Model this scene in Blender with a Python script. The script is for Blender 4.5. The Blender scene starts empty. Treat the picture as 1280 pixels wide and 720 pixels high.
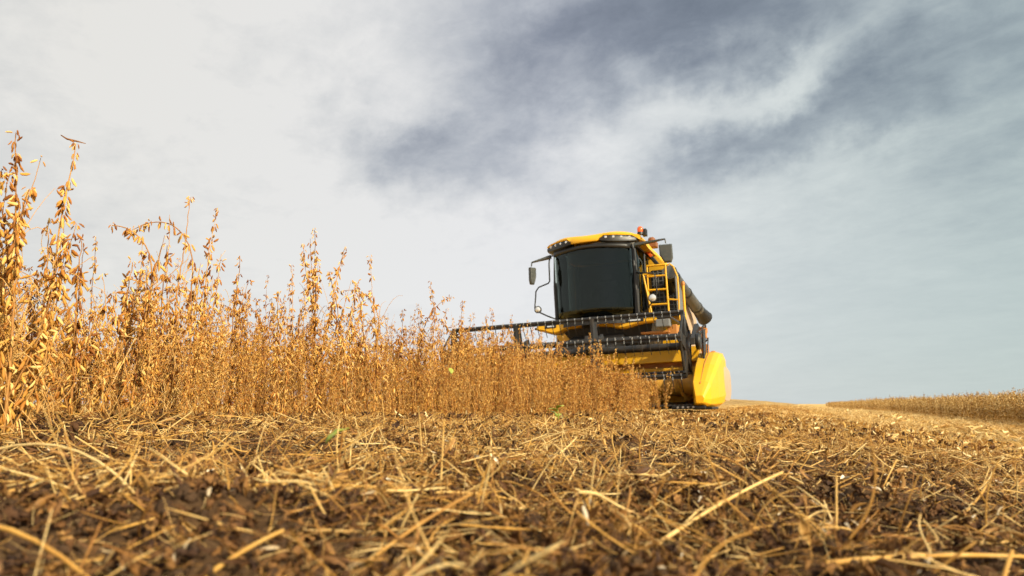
import bpy, math, random
import numpy as np
from mathutils import Vector, Matrix
R_ = math.radians
C = bpy.context.scene.collection
scene = bpy.context.scene

# ------------------------------------------------------------------ camera
CAMZ = 0.10
cam = bpy.data.objects.new('camera', bpy.data.cameras.new('camera'))
C.objects.link(cam)
cam.location = (0, 0, CAMZ)
cam.rotation_euler = (R_(90) + math.atan(145 / 853.33), 0, 0)
cam.data.lens = 24.0
cam.data.sensor_width = 36.0
cam.data.clip_start = 0.02
cam.data.clip_end = 20000
cam.data.dof.use_dof = True
cam.data.dof.focus_distance = 2.6
cam.data.dof.aperture_fstop = 6.3
scene.camera = cam
scene.cycles.max_bounces = 4
scene.cycles.use_adaptive_sampling = True
scene.cycles.adaptive_threshold = 0.04
scene.cycles.diffuse_bounces = 2
scene.cycles.glossy_bounces = 3
scene.cycles.transparent_max_bounces = 8
scene.cycles.caustics_reflective = False
scene.cycles.caustics_refractive = False

# ------------------------------------------------------------------ sky and sun
SUN_AZ, SUN_EL = 134.0, 29.0          # compass-like: from +Y clockwise; sun is behind the camera on the right
scene.view_settings.view_transform = 'Standard'
scene.view_settings.look = 'None'
scene.view_settings.exposure = 0.52
scene.view_settings.gamma = 1.0
world = bpy.data.worlds.new('World')
scene.world = world
world.use_nodes = True


def build_sky():
    nt = world.node_tree
    nt.nodes.clear()
    N = nt.nodes.new
    L = nt.links.new
    out = N('ShaderNodeOutputWorld')
    sky = N('ShaderNodeTexSky')
    sky.sky_type = 'NISHITA'
    sky.sun_disc = False
    sky.sun_elevation = R_(SUN_EL)
    sky.sun_rotation = R_(SUN_AZ)
    bg1 = N('ShaderNodeBackground')
    bg1.inputs[1].default_value = 0.08
    L(sky.outputs[0], bg1.inputs[0])
    bg2 = N('ShaderNodeBackground')
    tc = N('ShaderNodeTexCoord')
    D0 = tc.outputs['Generated']

    def math_(op, a, b=None, c=None, clamp=False):
        n = N('ShaderNodeMath')
        n.operation = op
        n.use_clamp = clamp
        for i, v in enumerate((a, b, c)):
            if v is None:
                continue
            if isinstance(v, (int, float)):
                n.inputs[i].default_value = v
            else:
                L(v, n.inputs[i])
        return n.outputs[0]

    def vm(op, a, b=None, s=None):
        n = N('ShaderNodeVectorMath')
        n.operation = op
        for i, v in enumerate((a, b)):
            if v is None:
                continue
            if isinstance(v, (tuple, Vector)):
                n.inputs[i].default_value = tuple(v)
            else:
                L(v, n.inputs[i])
        if s is not None:
            n.inputs['Scale'].default_value = s
        return n.outputs['Value'] if op in ('DOT_PRODUCT', 'LENGTH') else n.outputs[0]

    def noise(vec, scale, detail, rough, dist=0.0):
        n = N('ShaderNodeTexNoise')
        n.inputs['Scale'].default_value = scale
        n.inputs['Detail'].default_value = detail
        n.inputs['Roughness'].default_value = rough
        n.inputs['Distortion'].default_value = dist
        L(vec, n.inputs['Vector'])
        return n

    # cloud layer: the direction projected on a plane overhead
    sep = N('ShaderNodeSeparateXYZ')
    L(D0, sep.inputs[0])
    zz = math_('ADD', math_('MAXIMUM', sep.outputs[2], 0.0), 0.16)
    px = math_('DIVIDE', sep.outputs[0], zz)
    py = math_('DIVIDE', sep.outputs[1], zz)
    cmb = N('ShaderNodeCombineXYZ')
    L(px, cmb.inputs[0])
    L(py, cmb.inputs[1])
    mp = N('ShaderNodeMapping')
    mp.inputs['Rotation'].default_value = (0, 0, R_(-38))     # wind direction of the streaks
    L(cmb.outputs[0], mp.inputs[0])
    st = vm('MULTIPLY', mp.outputs[0], (1.0, 0.52, 1.0))
    n1 = noise(st, 1.3, 9, 0.58, 0.5)
    n2 = noise(st, 4.2, 8, 0.62, 0.3)
    n3 = noise(cmb.outputs[0], 0.7, 4, 0.5)
    # warp for the cloud patches
    wn = noise(D0, 5.0, 6, 0.6)
    wv = vm('SCALE', vm('SUBTRACT', wn.outputs['Color'], (0.5, 0.5, 0.5)), s=0.26)
    D = vm('ADD', D0, wv)

    def patch(az, el, ra, rb, rot, w):
        a, e = R_(az), R_(el)
        c = Vector((math.sin(a) * math.cos(e), math.cos(a) * math.cos(e), math.sin(e)))
        r = Vector((math.cos(a), -math.sin(a), 0))
        u = r.cross(c).normalized()
        t = R_(rot)
        r2 = r * math.cos(t) + u * math.sin(t)
        u2 = -r * math.sin(t) + u * math.cos(t)
        ra, rb = math.sin(R_(ra)), math.sin(R_(rb))
        x = vm('DOT_PRODUCT', D, r2 / ra)
        y = vm('DOT_PRODUCT', D, u2 / rb)
        cx, cy = c.dot(r2) / ra, c.dot(u2) / rb
        x = math_('SUBTRACT', x, cx)
        y = math_('SUBTRACT', y, cy)
        q = math_('ADD', math_('MULTIPLY', x, x), math_('MULTIPLY', y, y))
        g = math_('POWER', 2.71828, math_('MULTIPLY', q, -1.0))
        front = math_('GREATER_THAN', vm('DOT_PRODUCT', D0, c), 0.0)
        return math_('MULTIPLY', math_('MULTIPLY', g, front), w)

    # dark (positive) and bright (negative) cloud patches: az, el, half sizes in degrees, tilt, weight
    P = [(-12, 21.5, 8.5, 3.6, -4, .24), (-9, 22.5, 4, 1.8, 0, .10), (-2, 20, 6, 3.4, 0, .18), (1, 25.5, 5, 4, 0, .15), (12, 31, 20, 9, 0, .18), (6, 29.5, 8, 5, 0, .11), (-12.5, 21, 5, 2.4, -4, .08),
         (15, 31, 8, 5, -5, .20), (22, 33, 10, 4, 0, .16), (12, 25.5, 7, 3.5, 0, .12),
         (24.5, 20.6, 10, 2.4, 22, .26), (14, 17, 8, 1.9, 18, .20), (32, 24.5, 9, 3, 22, .14), (39, 20, 6, 6, 0, .20),
         (33, 8, 15, 8, 8, .10),
         (24.3, 24.6, 5.5, 1.4, 26, -.22), (18, 22.6, 5, 1.6, 18, -.12), (24, 29.5, 9, 3, 16, .14), (-2, 9, 22, 6, 0, -.16), (8, 20.5, 5, 1.6, 12, -.08), (-24, 24, 12, 9, 0, -.20), (-8, 10, 16, 6, 0, -.16)]
    tot = None
    for p in P:
        g = patch(*p)
        tot = g if tot is None else math_('ADD', tot, g)
    d = math_('ADD', tot, math_('MULTIPLY', math_('SUBTRACT', n1.outputs[0], 0.5), 0.40))
    d = math_('ADD', d, math_('MULTIPLY', math_('SUBTRACT', n2.outputs[0], 0.5), 0.42))
    n4 = noise(cmb.outputs[0], 9.0, 9, 0.68, 0.4)
    d = math_('ADD', d, math_('MULTIPLY', math_('SUBTRACT', n4.outputs[0], 0.5), 0.26))
    # low sky is veiled and quiet
    low = N('ShaderNodeMapRange')
    low.interpolation_type = 'SMOOTHSTEP'
    L(sep.outputs[2], low.inputs[0])
    low.inputs[1].default_value = 0.02
    low.inputs[2].default_value = 0.42
    low.inputs[3].default_value = 0.22
    low.inputs[4].default_value = 1.0
    d = math_('MULTIPLY', d, low.outputs[0])
    cr = N('ShaderNodeValToRGB')
    L(math_('ADD', d, 0.10), cr.inputs[0])
    e = cr.color_ramp.elements
    e[0].position = 0.0
    e[0].color = (.90, .90, .89, 1)
    e[1].position = 1.0
    e[1].color = (.11, .13, .17, 1)
    for pos, col in ((.16, (.74, .755, .765, 1)), (.36, (.50, .53, .575, 1)), (.56, (.285, .315, .375, 1)), (.78, (.155, .18, .23, 1))):
        k = e.new(pos)
        k.color = col
    # the air is warm on the left of the sky and greener on the right
    az = N('ShaderNodeMapRange')
    L(sep.outputs[0], az.inputs[0])
    az.inputs[1].default_value = -0.5
    az.inputs[2].default_value = 0.6
    tint = N('ShaderNodeValToRGB')
    L(az.outputs[0], tint.inputs[0])
    t = tint.color_ramp.elements
    t[0].color = (.99, .97, .93, 1)
    t[1].color = (.74, .84, .82, 1)
    k = t.new(.5)
    k.color = (1, 1, 1.02, 1)
    mx = N('ShaderNodeMix')
    mx.data_type = 'RGBA'
    mx.blend_type = 'MULTIPLY'
    mx.inputs[0].default_value = 1.0
    L(cr.outputs[0], mx.inputs[6])
    L(tint.outputs[0], mx.inputs[7])
    L(mx.outputs[2], bg2.inputs[0])
    bg2.inputs[1].default_value = 0.655
    ms = N('ShaderNodeMixShader')
    ms.inputs[0].default_value = 0.93
    L(bg1.outputs[0], ms.inputs[1])
    L(bg2.outputs[0], ms.inputs[2])
    L(ms.outputs[0], out.inputs[0])


build_sky()
sun = bpy.data.objects.new('sun', bpy.data.lights.new('sun', 'SUN'))
C.objects.link(sun)
sun.data.energy = 5.0
sun.data.angle = R_(1.2)
sun.data.color = (1.0, .885, .66)
a_, e_ = R_(SUN_AZ), R_(SUN_EL)
sdir = Vector((math.sin(a_) * math.cos(e_), math.cos(a_) * math.cos(e_), math.sin(e_)))
sun.rotation_euler = sdir.to_track_quat('Z', 'Y').to_euler()


# ------------------------------------------------------------------ helpers: nodes, tags
def tag(o, label=None, cat=None, group=None, kind=None):
    if label: o['label'] = label
    if cat: o['category'] = cat
    if group: o['group'] = group
    if kind: o['kind'] = kind
    return o


def mat(name, col, rough=.6, metal=0., noise=.0, nscale=8., bump=0., col2=None, spec=.5, coat=0., trans=0.):
    m = bpy.data.materials.new(name)
    m.use_nodes = True
    nt = m.node_tree
    b = nt.nodes['Principled BSDF']
    b.inputs['Roughness'].default_value = rough
    b.inputs['Metallic'].default_value = metal
    b.inputs['Specular IOR Level'].default_value = spec
    b.inputs['Coat Weight'].default_value = coat
    b.inputs['Base Color'].default_value = (*col, 1)
    if trans:
        b.inputs['Transmission Weight'].default_value = trans
    if noise or bump:
        tc = nt.nodes.new('ShaderNodeTexCoord')
        n = nt.nodes.new('ShaderNodeTexNoise')
        n.inputs['Scale'].default_value = nscale
        n.inputs['Detail'].default_value = 6
        n.inputs['Roughness'].default_value = .65
        nt.links.new(tc.outputs['Object'], n.inputs['Vector'])
        if noise:
            r = nt.nodes.new('ShaderNodeMapRange')
            r.inputs[1].default_value = .42
            r.inputs[2].default_value = .72
            r.inputs[3].default_value = 0
            r.inputs[4].default_value = noise
            nt.links.new(n.outputs[0], r.inputs[0])
            x = nt.nodes.new('ShaderNodeMix')
            x.data_type = 'RGBA'
            x.inputs[6].default_value = (*col, 1)
            x.inputs[7].default_value = (*(col2 or (.30, .22, .13)), 1)
            nt.links.new(r.outputs[0], x.inputs[0])
            nt.links.new(x.outputs[2], b.inputs['Base Color'])
            r2 = nt.nodes.new('ShaderNodeMapRange')
            r2.inputs[3].default_value = rough
            r2.inputs[4].default_value = min(1, rough + .35)
            nt.links.new(r.outputs[0], r2.inputs[0])
            nt.links.new(r2.outputs[0], b.inputs['Roughness'])
        if bump:
            bp = nt.nodes.new('ShaderNodeBump')
            bp.inputs['Strength'].default_value = bump
            bp.inputs['Distance'].default_value = .01
            nt.links.new(n.outputs[0], bp.inputs['Height'])
            nt.links.new(bp.outputs[0], b.inputs['Normal'])
    return m


def straw_mat(name, cols, rough=.62, nscale=60., objrand=.35, transl=.15):
    """dry plant matter: the shade varies from piece to piece (attribute rnd), from object to object and along a piece"""
    m = bpy.data.materials.new(name)
    m.use_nodes = True
    nt = m.node_tree
    N, L = nt.nodes.new, nt.links.new
    b = nt.nodes['Principled BSDF']
    b.inputs['Roughness'].default_value = rough
    b.inputs['Specular IOR Level'].default_value = .35
    at = N('ShaderNodeAttribute')
    at.attribute_name = 'rnd'
    oi = N('ShaderNodeObjectInfo')
    tc = N('ShaderNodeTexCoord')
    n = N('ShaderNodeTexNoise')
    n.inputs['Scale'].default_value = nscale
    n.inputs['Detail'].default_value = 4
    L(tc.outputs['Object'], n.inputs['Vector'])

    def mth(op, a, b_, c=None):
        k = N('ShaderNodeMath')
        k.operation = op
        for i, v in enumerate((a, b_, c)):
            if v is None: continue
            if isinstance(v, (int, float)): k.inputs[i].default_value = v
            else: L(v, k.inputs[i])
        return k.outputs[0]
    v = mth('MULTIPLY_ADD', mth('SUBTRACT', oi.outputs['Random'], .5), objrand, at.outputs['Fac'])
    v = mth('MULTIPLY_ADD', mth('SUBTRACT', n.outputs[0], .5), .55, v)
    cr = N('ShaderNodeValToRGB')
    L(v, cr.inputs[0])
    el = cr.color_ramp.elements
    el[0].position, el[0].color = cols[0][0], (*cols[0][1], 1)
    el[1].position, el[1].color = cols[-1][0], (*cols[-1][1], 1)
    for p, c in cols[1:-1]:
        k = el.new(p)
        k.color = (*c, 1)
    L(cr.outputs[0], b.inputs['Base Color'])
    bp = N('ShaderNodeBump')
    bp.inputs['Strength'].default_value = .35
    bp.inputs['Distance'].default_value = .002
    L(n.outputs[0], bp.inputs['Height'])
    L(bp.outputs[0], b.inputs['Normal'])
    if transl:
        t = N('ShaderNodeBsdfTranslucent')
        L(cr.outputs[0], t.inputs[0])
        ms = N('ShaderNodeMixShader')
        ms.inputs[0].default_value = transl
        L(b.outputs[0], ms.inputs[1])
        L(t.outputs[0], ms.inputs[2])
        L(ms.outputs[0], nt.nodes['Material Output'].inputs[0])
    return m


M = {}
M['pod'] = straw_mat('dry_pod', [(0, (.20, .060, .009)), (.35, (.46, .175, .022)), (.7, (.70, .37, .065)), (1, (.86, .58, .20))], transl=.16)
M['stem'] = straw_mat('dry_stem', [(0, (.14, .052, .013)), (.4, (.38, .17, .036)), (.75, (.58, .31, .08)), (1, (.76, .50, .19))], transl=.08)
M['straw'] = straw_mat('loose_straw', [(0, (.13, .052, .012)), (.30, (.34, .150, .030)), (.64, (.62, .335, .070)), (.97, (.88, .63, .26))], nscale=45, transl=.10)
M['husk'] = straw_mat('dry_husk', [(0, (.085, .034, .010)), (.45, (.26, .12, .030)), (.8, (.48, .26, .07)), (1, (.70, .47, .18))], nscale=70, transl=.10)
M['leafbrown'] = straw_mat('dead_leaf', [(0, (.045, .019, .008)), (.5, (.135, .058, .017)), (.85, (.25, .118, .032)), (1, (.42, .23, .07))], nscale=160, rough=.8, transl=.06)
M['husk_far'] = straw_mat('dry_chaff', [(0, (.16, .07, .018)), (.4, (.42, .22, .05)), (.8, (.68, .43, .12)), (1, (.84, .66, .33))], nscale=40, transl=.10)
M['swath'] = straw_mat('pale_straw', [(0, (.36, .18, .05)), (.4, (.68, .43, .14)), (.8, (.86, .64, .28)), (1, (.90, .76, .44))], nscale=40, transl=.10)
M['pith'] = straw_mat('pale_chaff', [(0, (.40, .28, .14)), (1, (.80, .70, .52))], transl=.0)
M['clod'] = mat('soil_clod', (.068, .037, .019), .95, noise=.8, nscale=90, bump=1.0, col2=(.15, .09, .05), spec=.15)
M['green'] = mat('green_leaf', (.24, .30, .035), .5, noise=.6, nscale=60, col2=(.42, .38, .07), spec=.4)
M['yellow'] = mat('yellow_paint', (.80, .415, .004), .42, noise=.30, nscale=2.4, col2=(.55, .34, .09), coat=.08)
M['black'] = mat('black_plastic', (.011, .011, .011), .42, noise=.25, nscale=4, col2=(.045, .035, .026))
M['steel'] = mat('charcoal_steel', (.020, .020, .020), .42, metal=.3, noise=.4, nscale=5, col2=(.11, .085, .06))
M['grey'] = mat('grey_steel', (.22, .23, .23), .38, metal=.4, noise=.3, nscale=3, col2=(.20, .16, .11))
M['tube'] = mat('auger_grey', (.065, .07, .07), .45, metal=.2, noise=.3, nscale=3, col2=(.20, .16, .11))
M['clip'] = mat('bright_steel', (.42, .42, .40), .35, metal=.6)
M['beige'] = mat('beige_panel', (.46, .33, .22), .6, noise=.4, nscale=3, col2=(.36, .25, .15))  # beige for side panels and divider ends, with random browner patches
M['orange'] = mat('dusty_orange', (.50, .19, .03), .55, noise=.4, nscale=5, col2=(.30, .20, .10))
M['ochre'] = mat('ochre_paint', (.66, .33, .03), .5, noise=.5, nscale=5, col2=(.32, .20, .09))  # browner tone of the yellow for the auger, with random brown patches
M['rust'] = mat('dusty_rust', (.22, .075, .018), .6, noise=.4, nscale=6, col2=(.2, .13, .07))
M['tyre'] = mat('tyre_rubber', (.022, .02, .018), .85, noise=.6, nscale=6, col2=(.13, .09, .055))
M['amber'] = mat('amber_lens', (.75, .13, .025), .2)
M['lens'] = mat('lamp_lens', (.75, .76, .76), .12, metal=.5)
M['seatcloth'] = mat('dark_cloth', (.05, .05, .052), .9)
M['skin_grey'] = mat('mirror_shell', (.05, .055, .05), .35, noise=.3, nscale=9, col2=(.12, .11, .09))


def glass_mat():
    m = bpy.data.materials.new('tinted_glass')
    m.use_nodes = True
    nt = m.node_tree
    N, L = nt.nodes.new, nt.links.new
    nt.nodes.remove(nt.nodes['Principled BSDF'])
    g = N('ShaderNodeBsdfGlossy')
    g.inputs['Roughness'].default_value = .03
    g.inputs['Color'].default_value = (.8, .9, .85, 1)
    t = N('ShaderNodeBsdfTransparent')
    t.inputs[0].default_value = (.30, .33, .32, 1)
    f = N('ShaderNodeFresnel')
    f.inputs[0].default_value = 1.50
    ms = N('ShaderNodeMixShader')
    L(f.outputs[0], ms.inputs[0])
    L(t.outputs[0], ms.inputs[1])
    L(g.outputs[0], ms.inputs[2])
    L(ms.outputs[0], nt.nodes['Material Output'].inputs[0])
    return m


M['glass'] = glass_mat()


# ------------------------------------------------------------------ numpy noise
def _hash(ix, iy, seed):
    h = (ix * 374761393 + iy * 668265263 + seed * 974634777) & 0xffffffff
    h = ((h ^ (h >> 13)) * 1274126177) & 0xffffffff
    return ((h ^ (h >> 16)) & 0xffff) / 65535.0


def vnoise(x, y, seed=0):
    x = np.asarray(x, float); y = np.asarray(y, float)
    ix = np.floor(x).astype(np.int64); iy = np.floor(y).astype(np.int64)
    fx = x - ix; fy = y - iy
    fx = fx * fx * (3 - 2 * fx); fy = fy * fy * (3 - 2 * fy)
    a = _hash(ix, iy, seed); b = _hash(ix + 1, iy, seed)
    c = _hash(ix, iy + 1, seed); d = _hash(ix + 1, iy + 1, seed)
    return (a + (b - a) * fx) * (1 - fy) + (c + (d - c) * fx) * fy - .5


def sst(a, b, x):
    t = np.clip((x - a) / (b - a), 0, 1)
    return t * t * (3 - 2 * t)


HC, HS = math.cos(R_(22)), math.sin(R_(22))
def SC(x, y): return x * HC - y * HS            # distance across the drill rows (0 at the camera, - into the crop)
def XY(s, t): return (s * HC + t * HS, -s * HS + t * HC)


def H(x, y):
    """height of the ground"""
    x = np.asarray(x, float); y = np.asarray(y, float)
    s = SC(x, y)
    r = np.hypot(x, y)
    z = .018 * sst(-1.1, -1.9, s) * sst(7, 3.2, y)
    z = z - .41 * sst(-1.1, 4.0, s)
    z = z + (.034 * (np.clip(s, -8, -1.2) + 1.2)) * sst(7.5, 11, y) * sst(-1.2, -2.2, s) * sst(34, 22, y)
    z = z + .95 * np.exp(-((x - 22) / 8.5) ** 2 - ((y - 92) / 26) ** 2)
    fade = sst(60, 6, r)
    z = z + fade * .030 * vnoise(x * 1.7, y * 1.7, 3) + fade * .030 * vnoise(x * 5, y * 5, 4)
    f2 = sst(22, 4, r)
    z = z + f2 * (.032 * vnoise(x * 14, y * 14, 5) + .022 * vnoise(x * 33, y * 33, 6))
    f3 = sst(6, 1, r)
    z = z + f3 * (.010 * np.abs(vnoise(x * 70, y * 70, 7)) + .005 * vnoise(x * 150, y * 150, 8))
    z = z + .14 * np.exp(-((s - 3.0) / 1.3) ** 2) * sst(3.5, 6.5, y) * fade * (vnoise(x * 2.4, y * 2.4, 51) + .6 * vnoise(x * 6, y * 6, 52))
    z = z - .012 * sst(.5, .1, r) - .075 * sst(1.8, 5, r) * sst(-2.6, -1.2, s)
    return z


# ------------------------------------------------------------------ mesh builders
def mesh_np(name, V, F4, F3, material, rnd=None, smooth=True):
    me = bpy.data.meshes.new(name)
    V = np.asarray(V, np.float32)
    n4 = len(F4); n3 = len(F3)
    me.vertices.add(len(V))
    me.vertices.foreach_set('co', V.ravel())
    me.loops.add(n4 * 4 + n3 * 3)
    idx = np.concatenate([np.asarray(F4, np.int32).ravel(), np.asarray(F3, np.int32).ravel()])
    me.loops.foreach_set('vertex_index', idx)
    me.polygons.add(n4 + n3)
    st = np.concatenate([np.arange(n4) * 4, n4 * 4 + np.arange(n3) * 3]).astype(np.int32)
    me.polygons.foreach_set('loop_start', st)
    if smooth:
        me.polygons.foreach_set('use_smooth', np.ones(n4 + n3, bool))
    me.update(calc_edges=True)
    if rnd is not None:
        a = me.attributes.new('rnd', 'FLOAT', 'POINT')
        a.data.foreach_set('value', np.asarray(rnd, np.float32))
    me.materials.append(material)
    return me


class MB:
    """collects geometry of ONE mesh"""
    def __init__(s): s.v = []; s.q = []; s.t = []; s.p = []; s.r = []; s.n = 0; s.rv = .5

    def add(s, V, Q=(), T=(), P=()):
        o = s.n
        s.v.extend([tuple(p) for p in V]); s.n += len(V)
        s.r.extend([s.rv] * len(V))
        s.q.extend([tuple(i + o for i in f) for f in Q]); s.t.extend([tuple(i + o for i in f) for f in T])
        s.p.extend([tuple(i + o for i in f) for f in P])
        return s

    def box(s, c, d, rot=None):
        V = []
        for z in (-.5, .5):
            for y in (-.5, .5):
                for x in (-.5, .5):
                    p = Vector((x * d[0], y * d[1], z * d[2]))
                    if rot is not None: p = rot @ p
                    V.append(p + Vector(c))
        return s.add(V, [(0, 2, 3, 1), (4, 5, 7, 6), (0, 1, 5, 4), (2, 6, 7, 3), (0, 4, 6, 2), (1, 3, 7, 5)])

    def tube(s, pts, r, n=8, cap=True):
        pts = [Vector(p) for p in pts]
        k = len(pts)
        rr = r if isinstance(r, (list, tuple)) else [r] * k
        V = []; up = None
        for i, p in enumerate(pts):
            d = (pts[min(i + 1, k - 1)] - pts[max(i - 1, 0)]).normalized()
            if up is None:
                up = Vector((0, 0, 1)) if abs(d.z) < .9 else Vector((1, 0, 0))
            a = d.cross(up)
            if a.length < 1e-4: a = d.orthogonal()
            a.normalize(); b = a.cross(d).normalized(); up = b
            for j in range(n):
                t = 2 * math.pi * j / n
                V.append(p + (a * math.cos(t) + b * math.sin(t)) * rr[i])
        Q = []
        for i in range(k - 1):
            for j in range(n):
                j2 = (j + 1) % n
                Q.append((i * n + j, i * n + j2, (i + 1) * n + j2, (i + 1) * n + j))
        P = [tuple(range(n))[::-1], tuple((k - 1) * n + j for j in range(n))] if cap else []
        return s.add(V, Q, (), P)

    def prism(s, poly, a, b, axis='y'):
        """poly in the plane across axis, extruded a..b"""
        n = len(poly)
        def mk(u, v, w):
            return {'y': (u, w, v), 'x': (w, u, v), 'z': (u, v, w)}[axis]
        V = [mk(u, v, a) for u, v in poly] + [mk(u, v, b) for u, v in poly]
        Q = [(i, (i + 1) % n, n + (i + 1) % n, n + i) for i in range(n)]
        return s.add(V, Q, (), [tuple(range(n))[::-1], tuple(range(n, 2 * n))])

    def loft(s, rings, cap=True):
        n = len(rings[0]); V = [p for r in rings for p in r]; Q = []
        for i in range(len(rings) - 1):
            for j in range(n):
                j2 = (j + 1) % n
                Q.append((i * n + j, i * n + j2, (i + 1) * n + j2, (i + 1) * n + j))
        P = [tuple(range(n))[::-1], tuple(len(V) - n + j for j in range(n))] if cap else []
        return s.add(V, Q, (), P)

    def lathe(s, prof, c, axis='x', n=32):
        """prof: (radius, along)"""
        V = []
        for r, w in prof:
            for j in range(n):
                t = 2 * math.pi * j / n; u, v = r * math.cos(t), r * math.sin(t)
                p = {'x': (w, u, v), 'y': (u, w, v), 'z': (u, v, w)}[axis]
                V.append((p[0] + c[0], p[1] + c[1], p[2] + c[2]))
        Q = []
        for i in range(len(prof) - 1):
            for j in range(n):
                j2 = (j + 1) % n
                Q.append((i * n + j, i * n + j2, (i + 1) * n + j2, (i + 1) * n + j))
        return s.add(V, Q, (), [tuple(range(n))[::-1], tuple(len(V) - n + j for j in range(n))])

    def grid(s, f, nu, nv, closed=False):
        V = [f(i / nu, j / nv) for j in range(nv + 1) for i in range(nu + 1)]
        Q = [(j * (nu + 1) + i, j * (nu + 1) + i + 1, (j + 1) * (nu + 1) + i + 1, (j + 1) * (nu + 1) + i) for j in range(nv) for i in range(nu)]
        return s.add(V, Q)

    def build(s, name, m, parent=None, bevel=0., smooth=None, solid=0., fix=True):
        me = bpy.data.meshes.new(name)
        me.from_pydata(s.v, [], s.q + s.t + s.p)
        if fix:
            import bmesh
            bm = bmesh.new(); bm.from_mesh(me)
            bmesh.ops.recalc_face_normals(bm, faces=bm.faces)
            bm.to_mesh(me); bm.free()
        at = me.attributes.new('rnd', 'FLOAT', 'POINT')
        at.data.foreach_set('value', np.asarray(s.r, np.float32))
        me.materials.append(m)
        o = bpy.data.objects.new(name, me)
        C.objects.link(o)
        if parent: o.parent = parent
        if solid:
            k = o.modifiers.new('solid', 'SOLIDIFY'); k.thickness = solid; k.offset = 0
        if bevel:
            k = o.modifiers.new('bevel', 'BEVEL'); k.width = bevel; k.segments = 2; k.limit_method = 'ANGLE'; k.angle_limit = R_(35)
        if smooth is not None:
            me.polygons.foreach_set('use_smooth', np.ones(len(me.polygons), bool))
            if smooth < 180:
                me.set_sharp_from_angle(angle=R_(smooth))
        me.update()
        return o


def scatter(name, templates, which, pos, rots, scl, material, rnd):
    """one mesh out of many copies: templates [(V, Q)], pos (n,3), rots (n,3,3), scl (n,3)"""
    Vs, Fs, Rs = [], [], []; off = 0
    for k, (TV, TQ) in enumerate(templates):
        idx = np.where(which == k)[0]
        if not len(idx): continue
        v = TV[None] * scl[idx][:, None, :]
        v = np.einsum('nij,nkj->nki', rots[idx], v) + pos[idx][:, None, :]
        nv = len(TV)
        Vs.append(v.reshape(-1, 3))
        Fs.append((TQ[None] + (off + np.arange(len(idx)) * nv)[:, None, None]).reshape(-1, 4))
        Rs.append(np.repeat(rnd[idx], nv)); off += nv * len(idx)
    me = mesh_np(name, np.concatenate(Vs), np.concatenate(Fs), np.zeros((0, 3), int), material, np.concatenate(Rs))
    o = bpy.data.objects.new(name, me)
    C.objects.link(o)
    return o


def rot_euler(yaw, pitch, roll):
    """x axis is the length of the piece: roll about it, pitch it up, yaw it"""
    cy, sy, cp, sp, cr, sr = np.cos(yaw), np.sin(yaw), np.cos(pitch), np.sin(pitch), np.cos(roll), np.sin(roll)
    n = len(yaw); z = np.zeros(n); o = np.ones(n)
    Rz = np.stack([cy, -sy, z, sy, cy, z, z, z, o], -1).reshape(n, 3, 3)
    Ry = np.stack([cp, z, -sp, z, o, z, sp, z, cp], -1).reshape(n, 3, 3)
    Rx = np.stack([o, z, z, z, cr, -sr, z, sr, cr], -1).reshape(n, 3, 3)
    return Rz @ Ry @ Rx


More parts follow.
